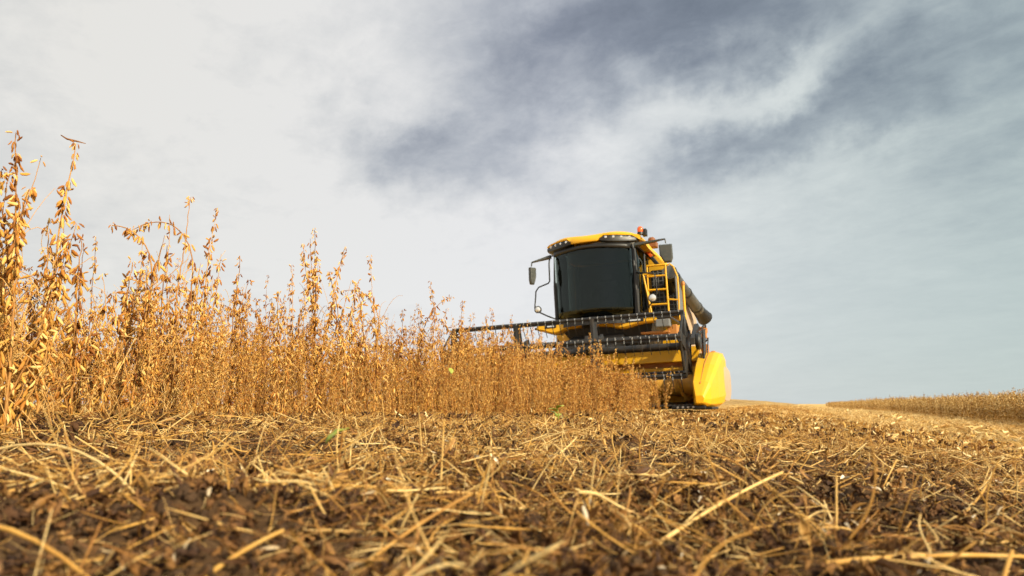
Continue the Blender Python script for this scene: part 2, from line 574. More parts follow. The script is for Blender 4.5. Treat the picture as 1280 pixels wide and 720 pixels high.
# ------------------------------------------------------------------ the ground
def ground_material():
    m = bpy.data.materials.new('stubble_soil')
    m.use_nodes = True
    nt = m.node_tree
    N, L = nt.nodes.new, nt.links.new
    b = nt.nodes['Principled BSDF']
    b.inputs['Roughness'].default_value = .95
    b.inputs['Specular IOR Level'].default_value = .15
    tc = N('ShaderNodeTexCoord')

    def nz(scale, detail=6, rough=.6, vec=None):
        n = N('ShaderNodeTexNoise')
        n.inputs['Scale'].default_value = scale
        n.inputs['Detail'].default_value = detail
        n.inputs['Roughness'].default_value = rough
        L(vec or tc.outputs['Object'], n.inputs['Vector'])
        return n.outputs[0]

    def ramp(v, els):
        r = N('ShaderNodeValToRGB')
        L(v, r.inputs[0])
        e = r.color_ramp.elements
        e[0].position, e[0].color = els[0][0], (*els[0][1], 1)
        e[1].position, e[1].color = els[-1][0], (*els[-1][1], 1)
        for p, c in els[1:-1]:
            e.new(p).color = (*c, 1)
        return r.outputs[0]
    soil = ramp(nz(55, 8, .7), [(.3, (.04, .021, .010)), (.5, (.10, .054, .024)), (.72, (.22, .13, .055))])
    mp = N('ShaderNodeMapping')
    mp.inputs['Rotation'].default_value = (0, 0, R_(22))
    mp.inputs['Scale'].default_value = (1, .22, 1)
    L(tc.outputs['Object'], mp.inputs[0])
    strawc = ramp(nz(9, 10, .75), [(.3, (.34, .17, .045)), (.48, (.64, .40, .13)), (.7, (.82, .60, .27))])
    rows = nz(1.3, 6, .6, mp.outputs[0])
    at = N('ShaderNodeAttribute')
    at.attribute_name = 'rnd'
    k = N('ShaderNodeMath'); k.operation = 'MULTIPLY_ADD'
    L(rows, k.inputs[0]); k.inputs[1].default_value = 1.0
    L(at.outputs['Fac'], k.inputs[2])
    mr = N('ShaderNodeMapRange')
    L(k.outputs[0], mr.inputs[0])
    mr.inputs[1].default_value = .72
    mr.inputs[2].default_value = 1.12
    x = N('ShaderNodeMix'); x.data_type = 'RGBA'
    L(mr.outputs[0], x.inputs[0]); L(soil, x.inputs[6]); L(strawc, x.inputs[7])
    pale = ramp(nz(14, 10, .8), [(.3, (.38, .20, .055)), (.46, (.70, .44, .15)), (.62, (.86, .63, .28))])
    a2 = N('ShaderNodeAttribute')
    a2.attribute_name = 'swath'
    x2 = N('ShaderNodeMix'); x2.data_type = 'RGBA'
    L(a2.outputs['Fac'], x2.inputs[0]); L(x.outputs[2], x2.inputs[6]); L(pale, x2.inputs[7])
    L(x2.outputs[2], b.inputs['Base Color'])
    bp = N('ShaderNodeBump')
    bp.inputs['Strength'].default_value = .9
    bp.inputs['Distance'].default_value = .006
    L(nz(160, 6, .7), bp.inputs['Height'])
    L(bp.outputs[0], b.inputs['Normal'])
    return m


def build_ground():
    ang = np.concatenate([np.arange(-60, 60, .24), np.arange(60, 300, 4.0)])
    ang = np.radians(ang)
    rr = [.06]
    while rr[-1] < 4000:
        rr.append(rr[-1] * (1.0085 if rr[-1] < 12 else 1.02) + .0005)
    rr = np.array(rr)
    A, Rr = np.meshgrid(ang, rr)
    X = np.sin(A) * Rr; Y = np.cos(A) * Rr
    Z = H(X, Y)
    na, nr = len(ang), len(rr)
    V = np.stack([X, Y, Z], -1).reshape(-1, 3)
    V = np.concatenate([V, [[0, 0, -.01]]])
    i, j = np.meshgrid(np.arange(nr - 1), np.arange(na), indexing='ij')
    j2 = (j + 1) % na
    Q = np.stack([i * na + j, i * na + j2, (i + 1) * na + j2, (i + 1) * na + j], -1).reshape(-1, 4)[:, ::-1]
    jj = np.arange(na)
    T = np.stack([np.full(na, nr * na), (jj + 1) % na, jj], -1)[:, ::-1]
    x, y = V[:, 0], V[:, 1]
    s = SC(x, y); r = np.hypot(x, y)
    cov = .1 + .55 * sst(1.0, 4.5, r) + .40 * sst(.5, 3, s) - .19 * sst(25, 60, r)
    me = mesh_np('ground', V, Q, T, ground_material(), cov)
    sw = np.exp(-((s - 2.6 + .5 * vnoise(x * .8, y * .8, 61)) / 1.15) ** 2) * sst(2.5, 6, y) * (.55 + .9 * vnoise(x * 1.9, y * 1.9, 62) + .5 * vnoise(x * 5, y * 5, 63))
    a3 = me.attributes.new('swath', 'FLOAT', 'POINT')
    a3.data.foreach_set('value', np.clip(sw, 0, 1).astype(np.float32))
    o = bpy.data.objects.new('ground', me)
    C.objects.link(o)
    tag(o, 'brown soil of the harvested field strewn with straw', 'ground', kind='structure')


build_ground()
rng = np.random.default_rng(11)
random.seed(7)


# ------------------------------------------------------------------ litter
def t_straw(bend, n=8, m=5, kink=0., split=0.):
    V = []
    for i in range(n):
        t = i / (n - 1)
        x = t - .5
        z = bend * (.25 - x * x) * 1.0 + (kink * max(0, t - .55))
        y = .35 * bend * math.sin(t * 4.2 + bend * 7)
        r = (.5 if 0 < i < n - 1 else .40) * (1.15 if i in (2, 5) else .95) * (1 - .3 * t)
        for j in range(m):
            a = 2 * math.pi * j / m
            V.append((x, y, z, r * math.cos(a), r * math.sin(a)))
    V = np.array(V)
    Q = [(i * m + j, i * m + (j + 1) % m, (i + 1) * m + (j + 1) % m, (i + 1) * m + j) for i in range(n - 1) for j in range(m)]
    # end caps as quads
    if m > 3:
        Q += [(0, 1, 2, 3), ((n - 1) * m, (n - 1) * m + 1, (n - 1) * m + 2, (n - 1) * m + 3)]
    return V, np.array(Q)


def straw_templates(cnt, n=8, m=5):
    """ratio thickness / length is baked per template: 5 columns -> x,y,z with radius offsets scaled by th"""
    out = []
    for k in range(cnt):
        V, Q = t_straw(random.uniform(-.55, .55) * random.random(), n, m, random.choice([0, 0, 0, .35, -.3]))
        th = random.choice([.008, .012, .016, .022, .036])
        W = V[:, :3].copy(); W[:, 1] += V[:, 3] * th; W[:, 2] += V[:, 4] * th
        out.append((W, Q))
    return out


def t_husk(seed, nu=6, nv=3, kind='husk'):
    r = random.Random(seed)
    V = []
    r0w = r.choice((.12, .2, .28)); cu = r.uniform(.6, 2.6); tw = r.uniform(-1.5, 1.5); bend = r.uniform(-.5, .6)
    for i in range(nu + 1):
        t = i / nu
        if kind == 'husk':
            w = .13 * math.sin(math.pi * min(1, t * .94 + .05)) ** .6 * (1 + .12 * math.sin(t * 18))
        else:
            w = r0w * math.sin(math.pi * min(1, t * .93 + .04)) ** .8 * r.uniform(.7, 1.2)
        for j in range(nv + 1):
            u = (j / nv - .5) * 2
            a = tw * (t - .5)
            y, z = w * math.sin(u * cu * .7) / max(.5, cu * .7), w * (1 - math.cos(u * cu * .7)) * 1.1
            if kind != 'husk':
                z += .13 * math.sin(t * 8 + u * 5 + seed) + .09 * math.sin(t * 15 - u * 9 + seed) + r.uniform(-.05, .05)
                y += .07 * math.sin(t * 13 + seed + u * 3)
            y2 = y * math.cos(a) - z * math.sin(a); z2 = y * math.sin(a) + z * math.cos(a)
            V.append((t - .5, y2, z2 + bend * (t - .5) ** 2 * 1.6))
    Q = [(i * (nv + 1) + j, (i + 1) * (nv + 1) + j, (i + 1) * (nv + 1) + j + 1, i * (nv + 1) + j + 1) for i in range(nu) for j in range(nv)]
    return np.array(V), np.array(Q)


def t_clod(seed):
    r = np.random.default_rng(seed)
    V = []; nl, nm = 6, 8
    for i in range(nl + 1):
        th = math.pi * (i + .01) / (nl + .02)
        for j in range(nm):
            ph = 2 * math.pi * j / nm
            q = .5 * (1 + r.uniform(-.22, .22))
            V.append((q * math.sin(th) * math.cos(ph), q * math.sin(th) * math.sin(ph) * .85, q * math.cos(th) * .7))
    Q = [(i * nm + j, (i + 1) * nm + j, (i + 1) * nm + (j + 1) % nm, i * nm + (j + 1) % nm) for i in range(nl) for j in range(nm)]
    return np.array(V), np.array(Q)


def wedge(n, r0, r1, amax=50, power=1.0):
    r = np.sqrt(rng.uniform(0, 1, n) ** power * (r1 ** 2 - r0 ** 2) + r0 ** 2)
    a = np.radians(rng.uniform(-amax, amax, n))
    return np.sin(a) * r, np.cos(a) * r


def cover(x, y):
    """how much loose straw lies here 0..1"""
    s = SC(x, y)
    c = .36 + 1.5 * vnoise(x * 2.6, y * 2.6, 21) + .9 * vnoise(x * 7, y * 7, 22) + .35 * sst(1.2, 2.6, np.hypot(x, y)) + .25 * sst(.3, 1.5, s)
    return np.clip(c, .05, 1)


def put(name, tmpl, x, y, length, mt, lift=(0, .02), pitch=.18, label=None, cat=None, flat=1., rn=None, keep=None, heap=0, away=False):
    if away:
        k = (SC(x, y) > -1.95) & (SC(x, y) < 6.4) | (y > 24)
        x, y, length = x[k], y[k], length[k]
        keep = keep[k] if keep is not None else None
    n = len(x)
    if keep is not None:
        k = rng.uniform(0, 1, n) < keep
        x, y = x[k], y[k]; n = len(x); length = length[k]
    pos = np.stack([x, y, H(x, y) + rng.uniform(lift[0], lift[1], n) + (rng.uniform(.4, 1, n) * pile(x, y) if heap else 0)], -1)
    ro = rot_euler(rng.uniform(0, 6.283, n), rng.normal(0, pitch, n), rng.uniform(0, 6.283, n) * flat)
    sc = np.stack([length, length, length], -1)
    o = scatter(name, tmpl, rng.integers(0, len(tmpl), n), pos, ro, sc, mt, rng.uniform(0, 1, n) if rn is None else rn(n))
    return tag(o, label, cat, kind='stuff')


ST = straw_templates(18)
STf = straw_templates(10, 4, 3)
HK = [t_husk(i) for i in range(10)]
LF = [t_husk(i + 50, 6, 5, 'leaf') for i in range(8)]
CL = [t_clod(i) for i in range(7)]

# soil crumbs
x, y = wedge(8000, .25, 3.2)
put('soil_clods', CL, x, y, .004 + .022 * rng.uniform(0, 1, len(x)) ** 3.2, M['clod'], lift=(-.003, .004), pitch=1,
    label='dark crumbs of soil between the straw in the foreground', cat='soil', keep=1.1 - .6 * cover(x, y))
def pile(x, y):
    """the litter lies in low heaps"""
    return .045 * np.clip(vnoise(x * 6, y * 6, 31) + .6 * vnoise(x * 14, y * 14, 32) + .12, 0, 1) * sst(.45, 1.3, np.hypot(x, y)) * sst(14, 4, np.hypot(x, y)) + .0


# dead leaves
x, y = wedge(22000, .20, 4.0, power=1.15)
put('leaf_litter', LF, x, y, .005 + .018 * rng.uniform(0, 1, len(x)) ** 1.5, M['leafbrown'], lift=(0, .016), pitch=.6, heap=1, keep=.7 + .3 * cover(x, y),
    label='crumpled brown dead leaves covering the soil in the foreground', cat='leaf litter')
x, y = wedge(24000, 3.0, 14, power=1.1)
put('leaf_litter', LF[:4], x, y, .02 + .05 * rng.uniform(0, 1, len(x)) ** 1.5, M['leafbrown'], lift=(0, .03), pitch=.7, heap=1, away=True,
    label='brown dead leaves lying in heaps on the lane in the middle distance', cat='leaf litter')
x, y = wedge(18000, .20, 5.0, power=1.2)
put('pod_husks', HK, x, y, .012 + .026 * rng.uniform(0, 1, len(x)), M['husk'], lift=(0, .022), pitch=.6, heap=1, keep=.1 + .9 * cover(x, y),
    label='curled empty pod shells scattered over the near ground', cat='husks')
x, y = wedge(26000, 3.5, 18, power=1.1)
put('pod_husks', HK[:6], x, y, .04 + .05 * rng.uniform(0, 1, len(x)), M['husk_far'], lift=(0, .04), pitch=.7, heap=1, away=True,
    label='pale shells and chopped stems heaped on the lane in the middle distance', cat='husks')
x, y = wedge(6000, .25, 6.0)
put('pale_chaff', HK[:7], x, y, .005 + .014 * rng.uniform(0, 1, len(x)) ** 2, M['pith'], lift=(.006, .024), pitch=.6,
    label='tiny pale chips of chaff and split beans on the soil', cat='chaff')
# loose straw, near to far
x, y = wedge(62000, .26, 3.2)
put('straw_litter', ST, x, y, .012 + .065 * rng.uniform(0, 1, len(x)) ** 2.0, M['straw'], lift=(.000, .030), pitch=.5, keep=.15 + .85 * cover(x, y), heap=1,
    label='short broken straw bits lying over the foreground soil', cat='straw')
x, y = wedge(44000, 2.2, 9, power=1.1)
put('straw_mat', STf, x, y, .03 + .10 * rng.uniform(0, 1, len(x)) ** 1.5, M['straw'], lift=(0, .035), pitch=.6, keep=.2 + .8 * cover(x, y), heap=1, away=True,
    label='golden mat of chopped straw in the middle distance', cat='straw')
x, y = wedge(36000, 8, 45, amax=44, power=1.3)
put('straw_residue', STf[:5], x, y, .05 + .12 * rng.uniform(0, 1, len(x)) ** 2, M['straw'], lift=(0, .03), pitch=.5, heap=1, away=True,
    label='straw residue covering the far harvested lane', cat='straw')


# fine debris right at the front
x, y = wedge(5000, .2, .95)
put('soil_clods', CL, x, y, .003 + .012 * rng.uniform(0, 1, len(x)) ** 2.5, M['clod'], lift=(-.002, .006), pitch=1,
    label='small dark soil crumbs at the very front of the ground', cat='soil')
x, y = wedge(16000, .2, 1.1)
put('fine_straw', ST, x, y, .008 + .035 * rng.uniform(0, 1, len(x)) ** 2, M['straw'], lift=(0, .02), pitch=.5, keep=.15 + .85 * cover(x, y),
    label='fine chopped straw fibres at the very front of the ground', cat='straw')
x, y = wedge(9000, .2, 1.1)
put('pod_husks', HK + LF, x, y, .006 + .014 * rng.uniform(0, 1, len(x)), M['leafbrown'], lift=(0, .014), pitch=.7,
    label='small torn leaf and shell scraps at the very front of the ground', cat='husks')

# rows of cut stubble and the pale swath left by the last pass
x, y = wedge(26000, 2.6, 42, amax=44, power=1.25)
s_ = SC(x, y); k_ = np.round(s_ / .36) * .36 + rng.normal(0, .03, len(x)); x, y = x + (k_ - s_) * HC, y - (k_ - s_) * HS
n_ = len(x); l_ = .035 + .06 * rng.uniform(0, 1, n_)
ok = (SC(x, y) > -1.9) & (SC(x, y) < 6.3); x, y, l_ = x[ok], y[ok], l_[ok]; n_ = len(x)
o = scatter('cut_stubble', STf, rng.integers(0, 10, n_), np.stack([x, y, H(x, y) + l_ * .35], -1), rot_euler(rng.uniform(0, 6.28, n_), rng.normal(1.15, .3, n_), rng.uniform(0, 6.28, n_)), np.stack([l_, l_ * 1.2, l_ * 1.2], -1), M['straw'], rng.uniform(0, .9, n_))
tag(o, 'rows of short cut stubble standing on the harvested lane', 'stubble', kind='stuff')
n_ = 34000
t_ = 1.6 + 55 * rng.uniform(0, 1, n_) ** 1.9; s_ = rng.normal(2.7, .85, n_)
x, y = s_ * HC + t_ * HS, -s_ * HS + t_ * HC
ok = np.abs(x) < y * 1.1; x, y, t_ = x[ok], y[ok], t_[ok]; n_ = len(x)
hp_ = .17 * np.exp(-((SC(x, y) - 2.7) / .7) ** 2) * (.5 + vnoise(x * 2.2, y * 2.2, 41) + .5 * vnoise(x * 6, y * 6, 42)) * sst(1.5, 3.5, t_)
l_ = .06 + (.10 + .007 * t_) * rng.uniform(0, 1, n_)
o = scatter('straw_swath', STf + HK[:2], rng.integers(0, 12, n_), np.stack([x, y, H(x, y) + np.clip(hp_, 0, 1) * rng.uniform(.3, 1, n_) + .01], -1), rot_euler(rng.uniform(0, 6.28, n_), rng.normal(0, .4, n_), rng.uniform(0, 6.28, n_)), np.stack([l_, l_, l_], -1), M['swath'], rng.uniform(.1, 1, n_))
tag(o, 'pale low swath of chopped straw running away along the harvested lane', 'straw', kind='stuff')


def t_tuft(seed):
    r_ = random.Random(seed); Vs, Qs, off = [], [], 0
    for q in range(13):
        V, Q = ST[r_.randrange(len(ST))] if q < 4 else STf[r_.randrange(len(STf))]
        a, p = r_.uniform(0, 6.28), r_.gauss(.1, .45)
        M3 = np.array(Matrix.Rotation(a, 3, 'Z') @ Matrix.Rotation(-p, 3, 'Y')) * r_.uniform(.5, 1.1)
        Vs.append((V * [1, 1.6, 1.6]) @ M3.T + [r_.gauss(0, .18), r_.gauss(0, .18), abs(r_.gauss(.10, .12))]); Qs.append(Q + off); off += len(V)
    for q in range(4):
        V, Q = HK[r_.randrange(len(HK))]
        M3 = np.array(Matrix.Rotation(r_.uniform(0, 6.28), 3, 'Z') @ Matrix.Rotation(r_.gauss(0, .6), 3, 'Y')) * r_.uniform(.3, .6)
        Vs.append(V @ M3.T + [r_.gauss(0, .22), r_.gauss(0, .22), abs(r_.gauss(.10, .1))]); Qs.append(Q + off); off += len(V)
    return np.concatenate(Vs), np.concatenate(Qs)


TF = [t_tuft(i) for i in range(6)]
for nm, cnt_, mt_, sw_, lb_ in (('straw_tufts', 8500, 'straw', 0, 'small tousled heaps of golden straw scattered over the harvested lane'),
                                ('straw_tufts', 11000, 'swath', 1, 'pale tousled heaps of straw along the swath in the lane')):
    t_ = 2.2 + 45 * rng.uniform(0, 1, cnt_) ** (1.5 if sw_ else 1.9)
    s_ = rng.normal(3.0, 1.3, cnt_) if sw_ else rng.uniform(-1.8, 6.2, cnt_)
    x, y = s_ * HC + t_ * HS, -s_ * HS + t_ * HC
    ok = (np.abs(x) < y * 1.05) & (y > 2.0) & (vnoise(x * 1.1, y * 1.1, 71) + .5 * vnoise(x * 4, y * 4, 72) > -.16)
    x, y, t_ = x[ok], y[ok], t_[ok]; n_ = len(x)
    l_ = (.05 + .06 * rng.uniform(0, 1, n_)) * (1 + t_ * (.085 if sw_ else .05))
    o = scatter(nm, TF, rng.integers(0, 6, n_), np.stack([x, y, H(x, y) + .002], -1), rot_euler(rng.uniform(0, 6.28, n_), np.zeros(n_), np.zeros(n_)), np.stack([l_, l_, l_ * .8], -1), M[mt_], rng.uniform(.15, 1, n_))
    tag(o, lb_, 'straw', kind='stuff')

# fallen stems and leaves along the foot of the crop
def foot(n):
    t_ = -.5 + 11.5 * rng.uniform(0, 1, n); s_ = -1.95 + rng.normal(.12, .30, n)
    x, y = s_ * HC + t_ * HS, -s_ * HS + t_ * HC
    k = (y > 1.1) & (np.hypot(x, y) > 1.35)
    return x[k], y[k]
x, y = foot(5200); n_ = len(x); l_ = .05 + .17 * rng.uniform(0, 1, n_) ** 1.5
o = scatter('fallen_stems', STf, rng.integers(0, 10, n_), np.stack([x, y, H(x, y) + .004 + .026 * rng.uniform(0, 1, n_)], -1), rot_euler(rng.uniform(0, 6.28, n_), rng.normal(0, .30, n_), rng.uniform(0, 6.28, n_)), np.stack([l_, l_, l_], -1), M['straw'], rng.uniform(0, 1, n_))
tag(o, 'tangle of fallen stems spilling out along the foot of the crop', 'straw', kind='stuff')
x, y = foot(9000); n_ = len(x); l_ = .015 + .035 * rng.uniform(0, 1, n_)
o = scatter('leaf_litter', LF + HK[:4], rng.integers(0, 12, n_), np.stack([x, y, H(x, y) + .028 * rng.uniform(0, 1, n_)], -1), rot_euler(rng.uniform(0, 6.28, n_), rng.normal(0, .7, n_), rng.uniform(0, 6.28, n_)), np.stack([l_, l_, l_], -1), M['leafbrown'], rng.uniform(0, 1, n_))
tag(o, 'brown leaf litter heaped along the foot of the crop', 'leaf litter', kind='stuff')

# individual stalks on the foreground
def stalk_mesh(name, pts, r, n=7):
    b = MB(); b.rv = random.uniform(.45, .95)
    k = len(pts)
    b.tube(pts, [r * .85 * (1 - .35 * i / (k - 1)) * (1.12 if i % 3 == 1 else 1) for i in range(k)], n)
    return b


def curve_pts(p0, p1, sag, side, n=9):
    p0, p1 = Vector(p0), Vector(p1)
    d = p1 - p0; perp = Vector((-d.y, d.x, 0)).normalized()
    out = []
    for i in range(n):
        t = i / (n - 1); k = 4 * t * (1 - t)
        out.append(p0 + d * t + Vector((0, 0, sag * k)) + perp * side * k)
    return out


def gz(x, y, dz=0): return (x, y, float(H(x, y)) + dz)


heroes = [  # start, end, arch, side, radius, label
    (gz(-.62, .80, .02), gz(-.36, .68, .008), .030, .01, .0019, 'long pale straw stalk arching over the ground at the far left of the foreground'),
    (gz(-.42, .50, .012), gz(-.24, .44, .004), .022, .0, .0022, 'thick blurred straw stalk arching in the bottom left corner'),
    (gz(-.50, .62, .005), gz(-.13, .68, .022), .012, .02, .0020, 'tan stalk lying level across the left of the foreground, rising to the right'),
    (gz(-.36, 1.02, .0), gz(-.24, .98, .068), .004, 0, .0021, 'short pale straw stuck in the ground and leaning right, left of the centre'),
    (gz(-.085, .84, .0), gz(-.083, .85, .088), .002, 0, .0014, 'thin upright straw standing in the centre foreground with a slight bow'),
    (gz(-.22, .90, .0), gz(-.225, .91, .078), .003, .004, .0013, 'thin upright stalk standing beside the bright green leaf'),
    (gz(-.27, .80, .038), gz(-.10, .74, .010), -.004, 0, .0019, 'pale straw slanting down to the right past the bright green leaf'),
    (gz(-.12, .74, .012), gz(.0, .80, .035), .006, 0, .0017, 'thin straw slanting up to the right in the centre foreground'),
    (gz(-.12, .52, .002), gz(-.035, .60, .045), .004, 0, .0019, 'straw leaning up to the right near the bottom centre'),
    (gz(.03, .46, .0), gz(.13, .50, .018), -.004, 0, .0018, 'straight straw lying at the bottom just right of the centre'),
    (gz(.13, .66, .008), gz(.30, .78, .062), .004, 0, .0023, 'long golden stalk slanting up to the right on the right side of the foreground'),
    (gz(.335, .74, .0), gz(.35, .76, .07), .002, 0, .0017, 'upright golden straw standing on the right of the foreground'),
    (gz(.24, .55, .01), gz(.50, .62, .014), .006, .0, .0024, 'thick golden stalk lying level in the lower right foreground'),
    (gz(.33, .50, .0), gz(.37, .53, .05), .003, 0, .0024, 'blurred straw leaning upright in the lower right corner'),
    (gz(-.20, .47, .0), gz(-.16, .50, .034), .002, 0, .0020, 'dark stem standing out of the soil near the bottom, left of the centre'),
]
for p0, p1, sag, side, r, lab in heroes:
    o = stalk_mesh('straw_stalk', curve_pts(p0, p1, sag, side), r).build('straw_stalk', M['straw'], smooth=60)
    tag(o, lab, 'straw', 'large straw stalks in the foreground')

smesh = []
for k in range(12):
    bend = random.uniform(-.02, .03)
    b = stalk_mesh('straw', curve_pts((-.5, 0, 0), (.5, 0, 0), random.uniform(-.12, .15), random.uniform(-.1, .1)), .012 + .006 * random.random(), 6)
    o = b.build('loose_straw', M['straw'], smooth=60)
    smesh.append(o)
n_ind = 265
x, y = wedge(n_ind * 3, .42, 1.7, amax=38, power=1.15)
c = cover(x, y)
sel = np.where(rng.uniform(0, 1, len(x)) < c)[0][:n_ind]
for k, i in enumerate(sel):
    src = smesh[k % 12]
    o = src if k < 12 else src.copy()
    if k >= 12: C.objects.link(o)
    L_ = random.uniform(.05, .17)
    up = random.random() < .24
    pit = random.uniform(.5, 1.25) if up else random.gauss(.10, .20)
    if up: L_ = random.uniform(.05, .09)
    o.name = 'loose_straw'
    xx, yy = float(x[i]), float(y[i])
    o.location = (xx, yy, float(H(xx, yy)) + random.uniform(.008, .022) + (math.sin(pit) * L_ * .5 if up else 0))
    o.rotation_euler = (random.uniform(0, 6.28), -pit, random.uniform(0, 6.28))
    o.rotation_mode = 'XYZ'
    yaw = random.uniform(0, 6.28)
    o.rotation_euler = (Matrix.Rotation(yaw, 3, 'Z') @ Matrix.Rotation(-pit, 3, 'Y') @ Matrix.Rotation(random.uniform(0, 6.28), 3, 'X')).to_euler()
    th = random.choice((.045, .06, .075, .095))
    o.scale = (L_, th, th)
    bx = math.degrees(math.atan2(xx, yy))
    side = 'far left' if bx < -22 else ('left' if bx < -8 else ('middle' if bx < 8 else ('right' if bx < 22 else 'far right')))
    dep = 'nearest' if yy < .75 else ('mid' if yy < 1.15 else 'farther')
    siz = 'long' if L_ > .11 else 'short'
    if up:
        tag(o, f'thin dry stalk poking up from the litter, {side} of the {dep} foreground', 'straw', f'stalks poking up, {side} of the {dep} foreground')
    else:
        tag(o, f'{siz} golden straw lying loose, {side} of the {dep} foreground', 'straw', f'{siz} loose straws, {side} of the {dep} foreground')


# ------------------------------------------------------------------ soybean plants
def pod_tmpl(rings, sides):
    V = []
    for i in range(rings):
        t = i / (rings - 1)
        w = math.sin(math.pi * (t * .92 + .04)) ** .55 * (1 + .14 * math.cos(t * 6.283 * 2.5 + 2.6))
        if i == rings - 1: w = .08
        if i == 0: w = .16
        z = -.22 * (t - .5) ** 2 * 1.2 + .055
        for j in range(sides):
            a = 2 * math.pi * j / sides
            V.append((t, .155 * w * math.cos(a), z + .11 * w * math.sin(a)))
    Q = [(i * sides + j, i * sides + (j + 1) % sides, (i + 1) * sides + (j + 1) % sides, (i + 1) * sides + j) for i in range(rings - 1) for j in range(sides)]
    return np.array(V), np.array(Q)


POD_HI = pod_tmpl(9, 6)
POD_MID = pod_tmpl(6, 4)
POD_LO = pod_tmpl(4, 3)


def plant_geo(seed, h, lod, droop=0., branches=3, lean=0., dens=1., podlen=.0285, fork=None, bare=0.):
    """returns stem MB-like arrays and pod arrays. lod 0 hi, 1 mid, 2 low"""
    r = random.Random(seed)
    stem = MB(); pods = []
    ns = (7, 4, 3)[lod]

    def run(p0, dirv, length, rad, dr, first, dcl):
        pts = [Vector(p0)]; d = Vector(dirv).normalized()
        step = (.026, .034, .06)[lod]
        n = max(4, int(length / step))
        zig = 1
        ax = Vector((r.uniform(-1, 1), r.uniform(-1, 1), 0)).normalized()
        for i in range(n):
            t = i / n
            zig = -zig
            w = Vector((r.gauss(0, .05), r.gauss(0, .05), 0)) + ax * zig * .10
            dd = (d + w).normalized()
            pts.append(pts[-1] + dd * length / n)
            if dr and t > .55:
                d = (d + Vector((math.cos(lean_a), math.sin(lean_a), -1.15)) * dr * .30).normalized()
            else:
                d = (d + Vector((r.gauss(0, .03), r.gauss(0, .03), .04))).normalized()
        rads = [rad * (1 - .72 * i / n) for i in range(n + 1)]
        stem.rv = r.uniform(.15, .7)
        stem.tube(pts, rads, ns, cap=False)
        for i in range(1, n + 1):
            t = i / n
            if t < first: continue
            if t > 1 - bare and t < .97 and r.random() < .85: continue
            if r.random() > dcl: continue
            if lod < 2 and i % 2 and .2 < t < .93 and r.random() < .6: continue
            for q in range(r.choice((3, 4, 5, 6, 7, 8)) if lod < 2 else r.choice((2, 3, 4))):
                a = r.uniform(0, 6.283)
                pit = r.uniform(-1.45, -.55) if r.random() < .82 else r.uniform(-.5, .9)
                L_ = podlen * r.uniform(.7, 1.15) * (1 - .35 * max(0, t - .85) / .15)
                base = pts[i] + Vector((math.cos(a), math.sin(a), r.uniform(-1.2, 1.2))) * .007
                pods.append((base, a, pit, r.uniform(0, 6.28), L_, r.random()))
        return pts, d
    lean_a = r.uniform(0, 6.28) if lean == 0 else lean
    main, d = run((0, 0, -.02), (r.uniform(-.06, .06), r.uniform(-.06, .06), 1), h, .0046, droop, .10 if lod < 2 else .02, .93 * dens)
    for b in range(branches):
        i = int(len(main) * r.uniform(.06, .5)); a = r.uniform(0, 6.283)
        up = r.uniform(1.8, 4.2)
        run(main[i], (math.cos(a), math.sin(a), up), h * r.uniform(.35, .75) * (1 - .4 * i / len(main)), .0028, 0, .15, .8 * dens)
    if fork:
        i = int(len(main) * fork[0])
        run(main[i], (math.cos(fork[1]), math.sin(fork[1]), 1.7), h * fork[2], .003, fork[3], .2, .85)
    # dry leaf stalks hanging about the lower half
    for b in range((26, 14, 9)[lod]):
        i = int(len(main) * r.uniform(.02, .62)); a = r.uniform(0, 6.283); L_ = r.uniform(.10, .26)
        p = main[i]; e = p + Vector((math.cos(a) * L_ * .55, math.sin(a) * L_ * .55, r.uniform(-.9, 1.0) * L_))
        e.z = max(e.z, .0)
        stem.rv = r.uniform(.5, 1.0)
        n_ = (6, 4, 3)[lod]
        c = curve_pts(p, e, r.uniform(-.02, .06), r.uniform(-.03, .03), n_)
        stem.tube(c, [.0013 - .0006 * k / n_ for k in range(n_)], 3 if lod else 4, cap=False)
    return stem, pods


def pods_mesh(pods, lod):
    TV, TQ = (POD_HI, POD_MID, POD_LO)[lod]
    n = len(pods)
    pos = np.array([tuple(p[0]) for p in pods])
    ro = rot_euler(np.array([p[1] for p in pods]), np.array([p[2] for p in pods]), np.array([p[3] for p in pods]))
    L_ = np.array([p[4] for p in pods])
    v = TV[None] * L_[:, None, None]
    v = np.einsum('nij,nkj->nki', ro, v) + pos[:, None, :]
    Q = (TQ[None] + (np.arange(n) * len(TV))[:, None, None]).reshape(-1, 4)
    return v.reshape(-1, 3), Q, np.repeat(np.array([p[5] for p in pods]), len(TV))


def make_plant(seed, h, lod, **kw):
    stem, pods = plant_geo(seed, h, lod, **kw)
    root = bpy.data.objects.new('soybean_plant', None)
    root.empty_display_size = .1
    C.objects.link(root)
    stem.build('stem', M['stem'], root, smooth=180, fix=False)
    V, Q, rn = pods_mesh(pods, lod)
    me = mesh_np('pods', V, Q, np.zeros((0, 3), int), M['pod'], rn)
    o = bpy.data.objects.new('pods', me); C.objects.link(o); o.parent = root
    return root


def copy_tree(o, parent=None):
    c = o.copy(); C.objects.link(c)
    if parent: c.parent = parent
    for ch in list(o.children): copy_tree(ch, c)
    return c


def at_px(px, dist, s=None):
    return dist * (px - 640) / 853.3 / .985, dist


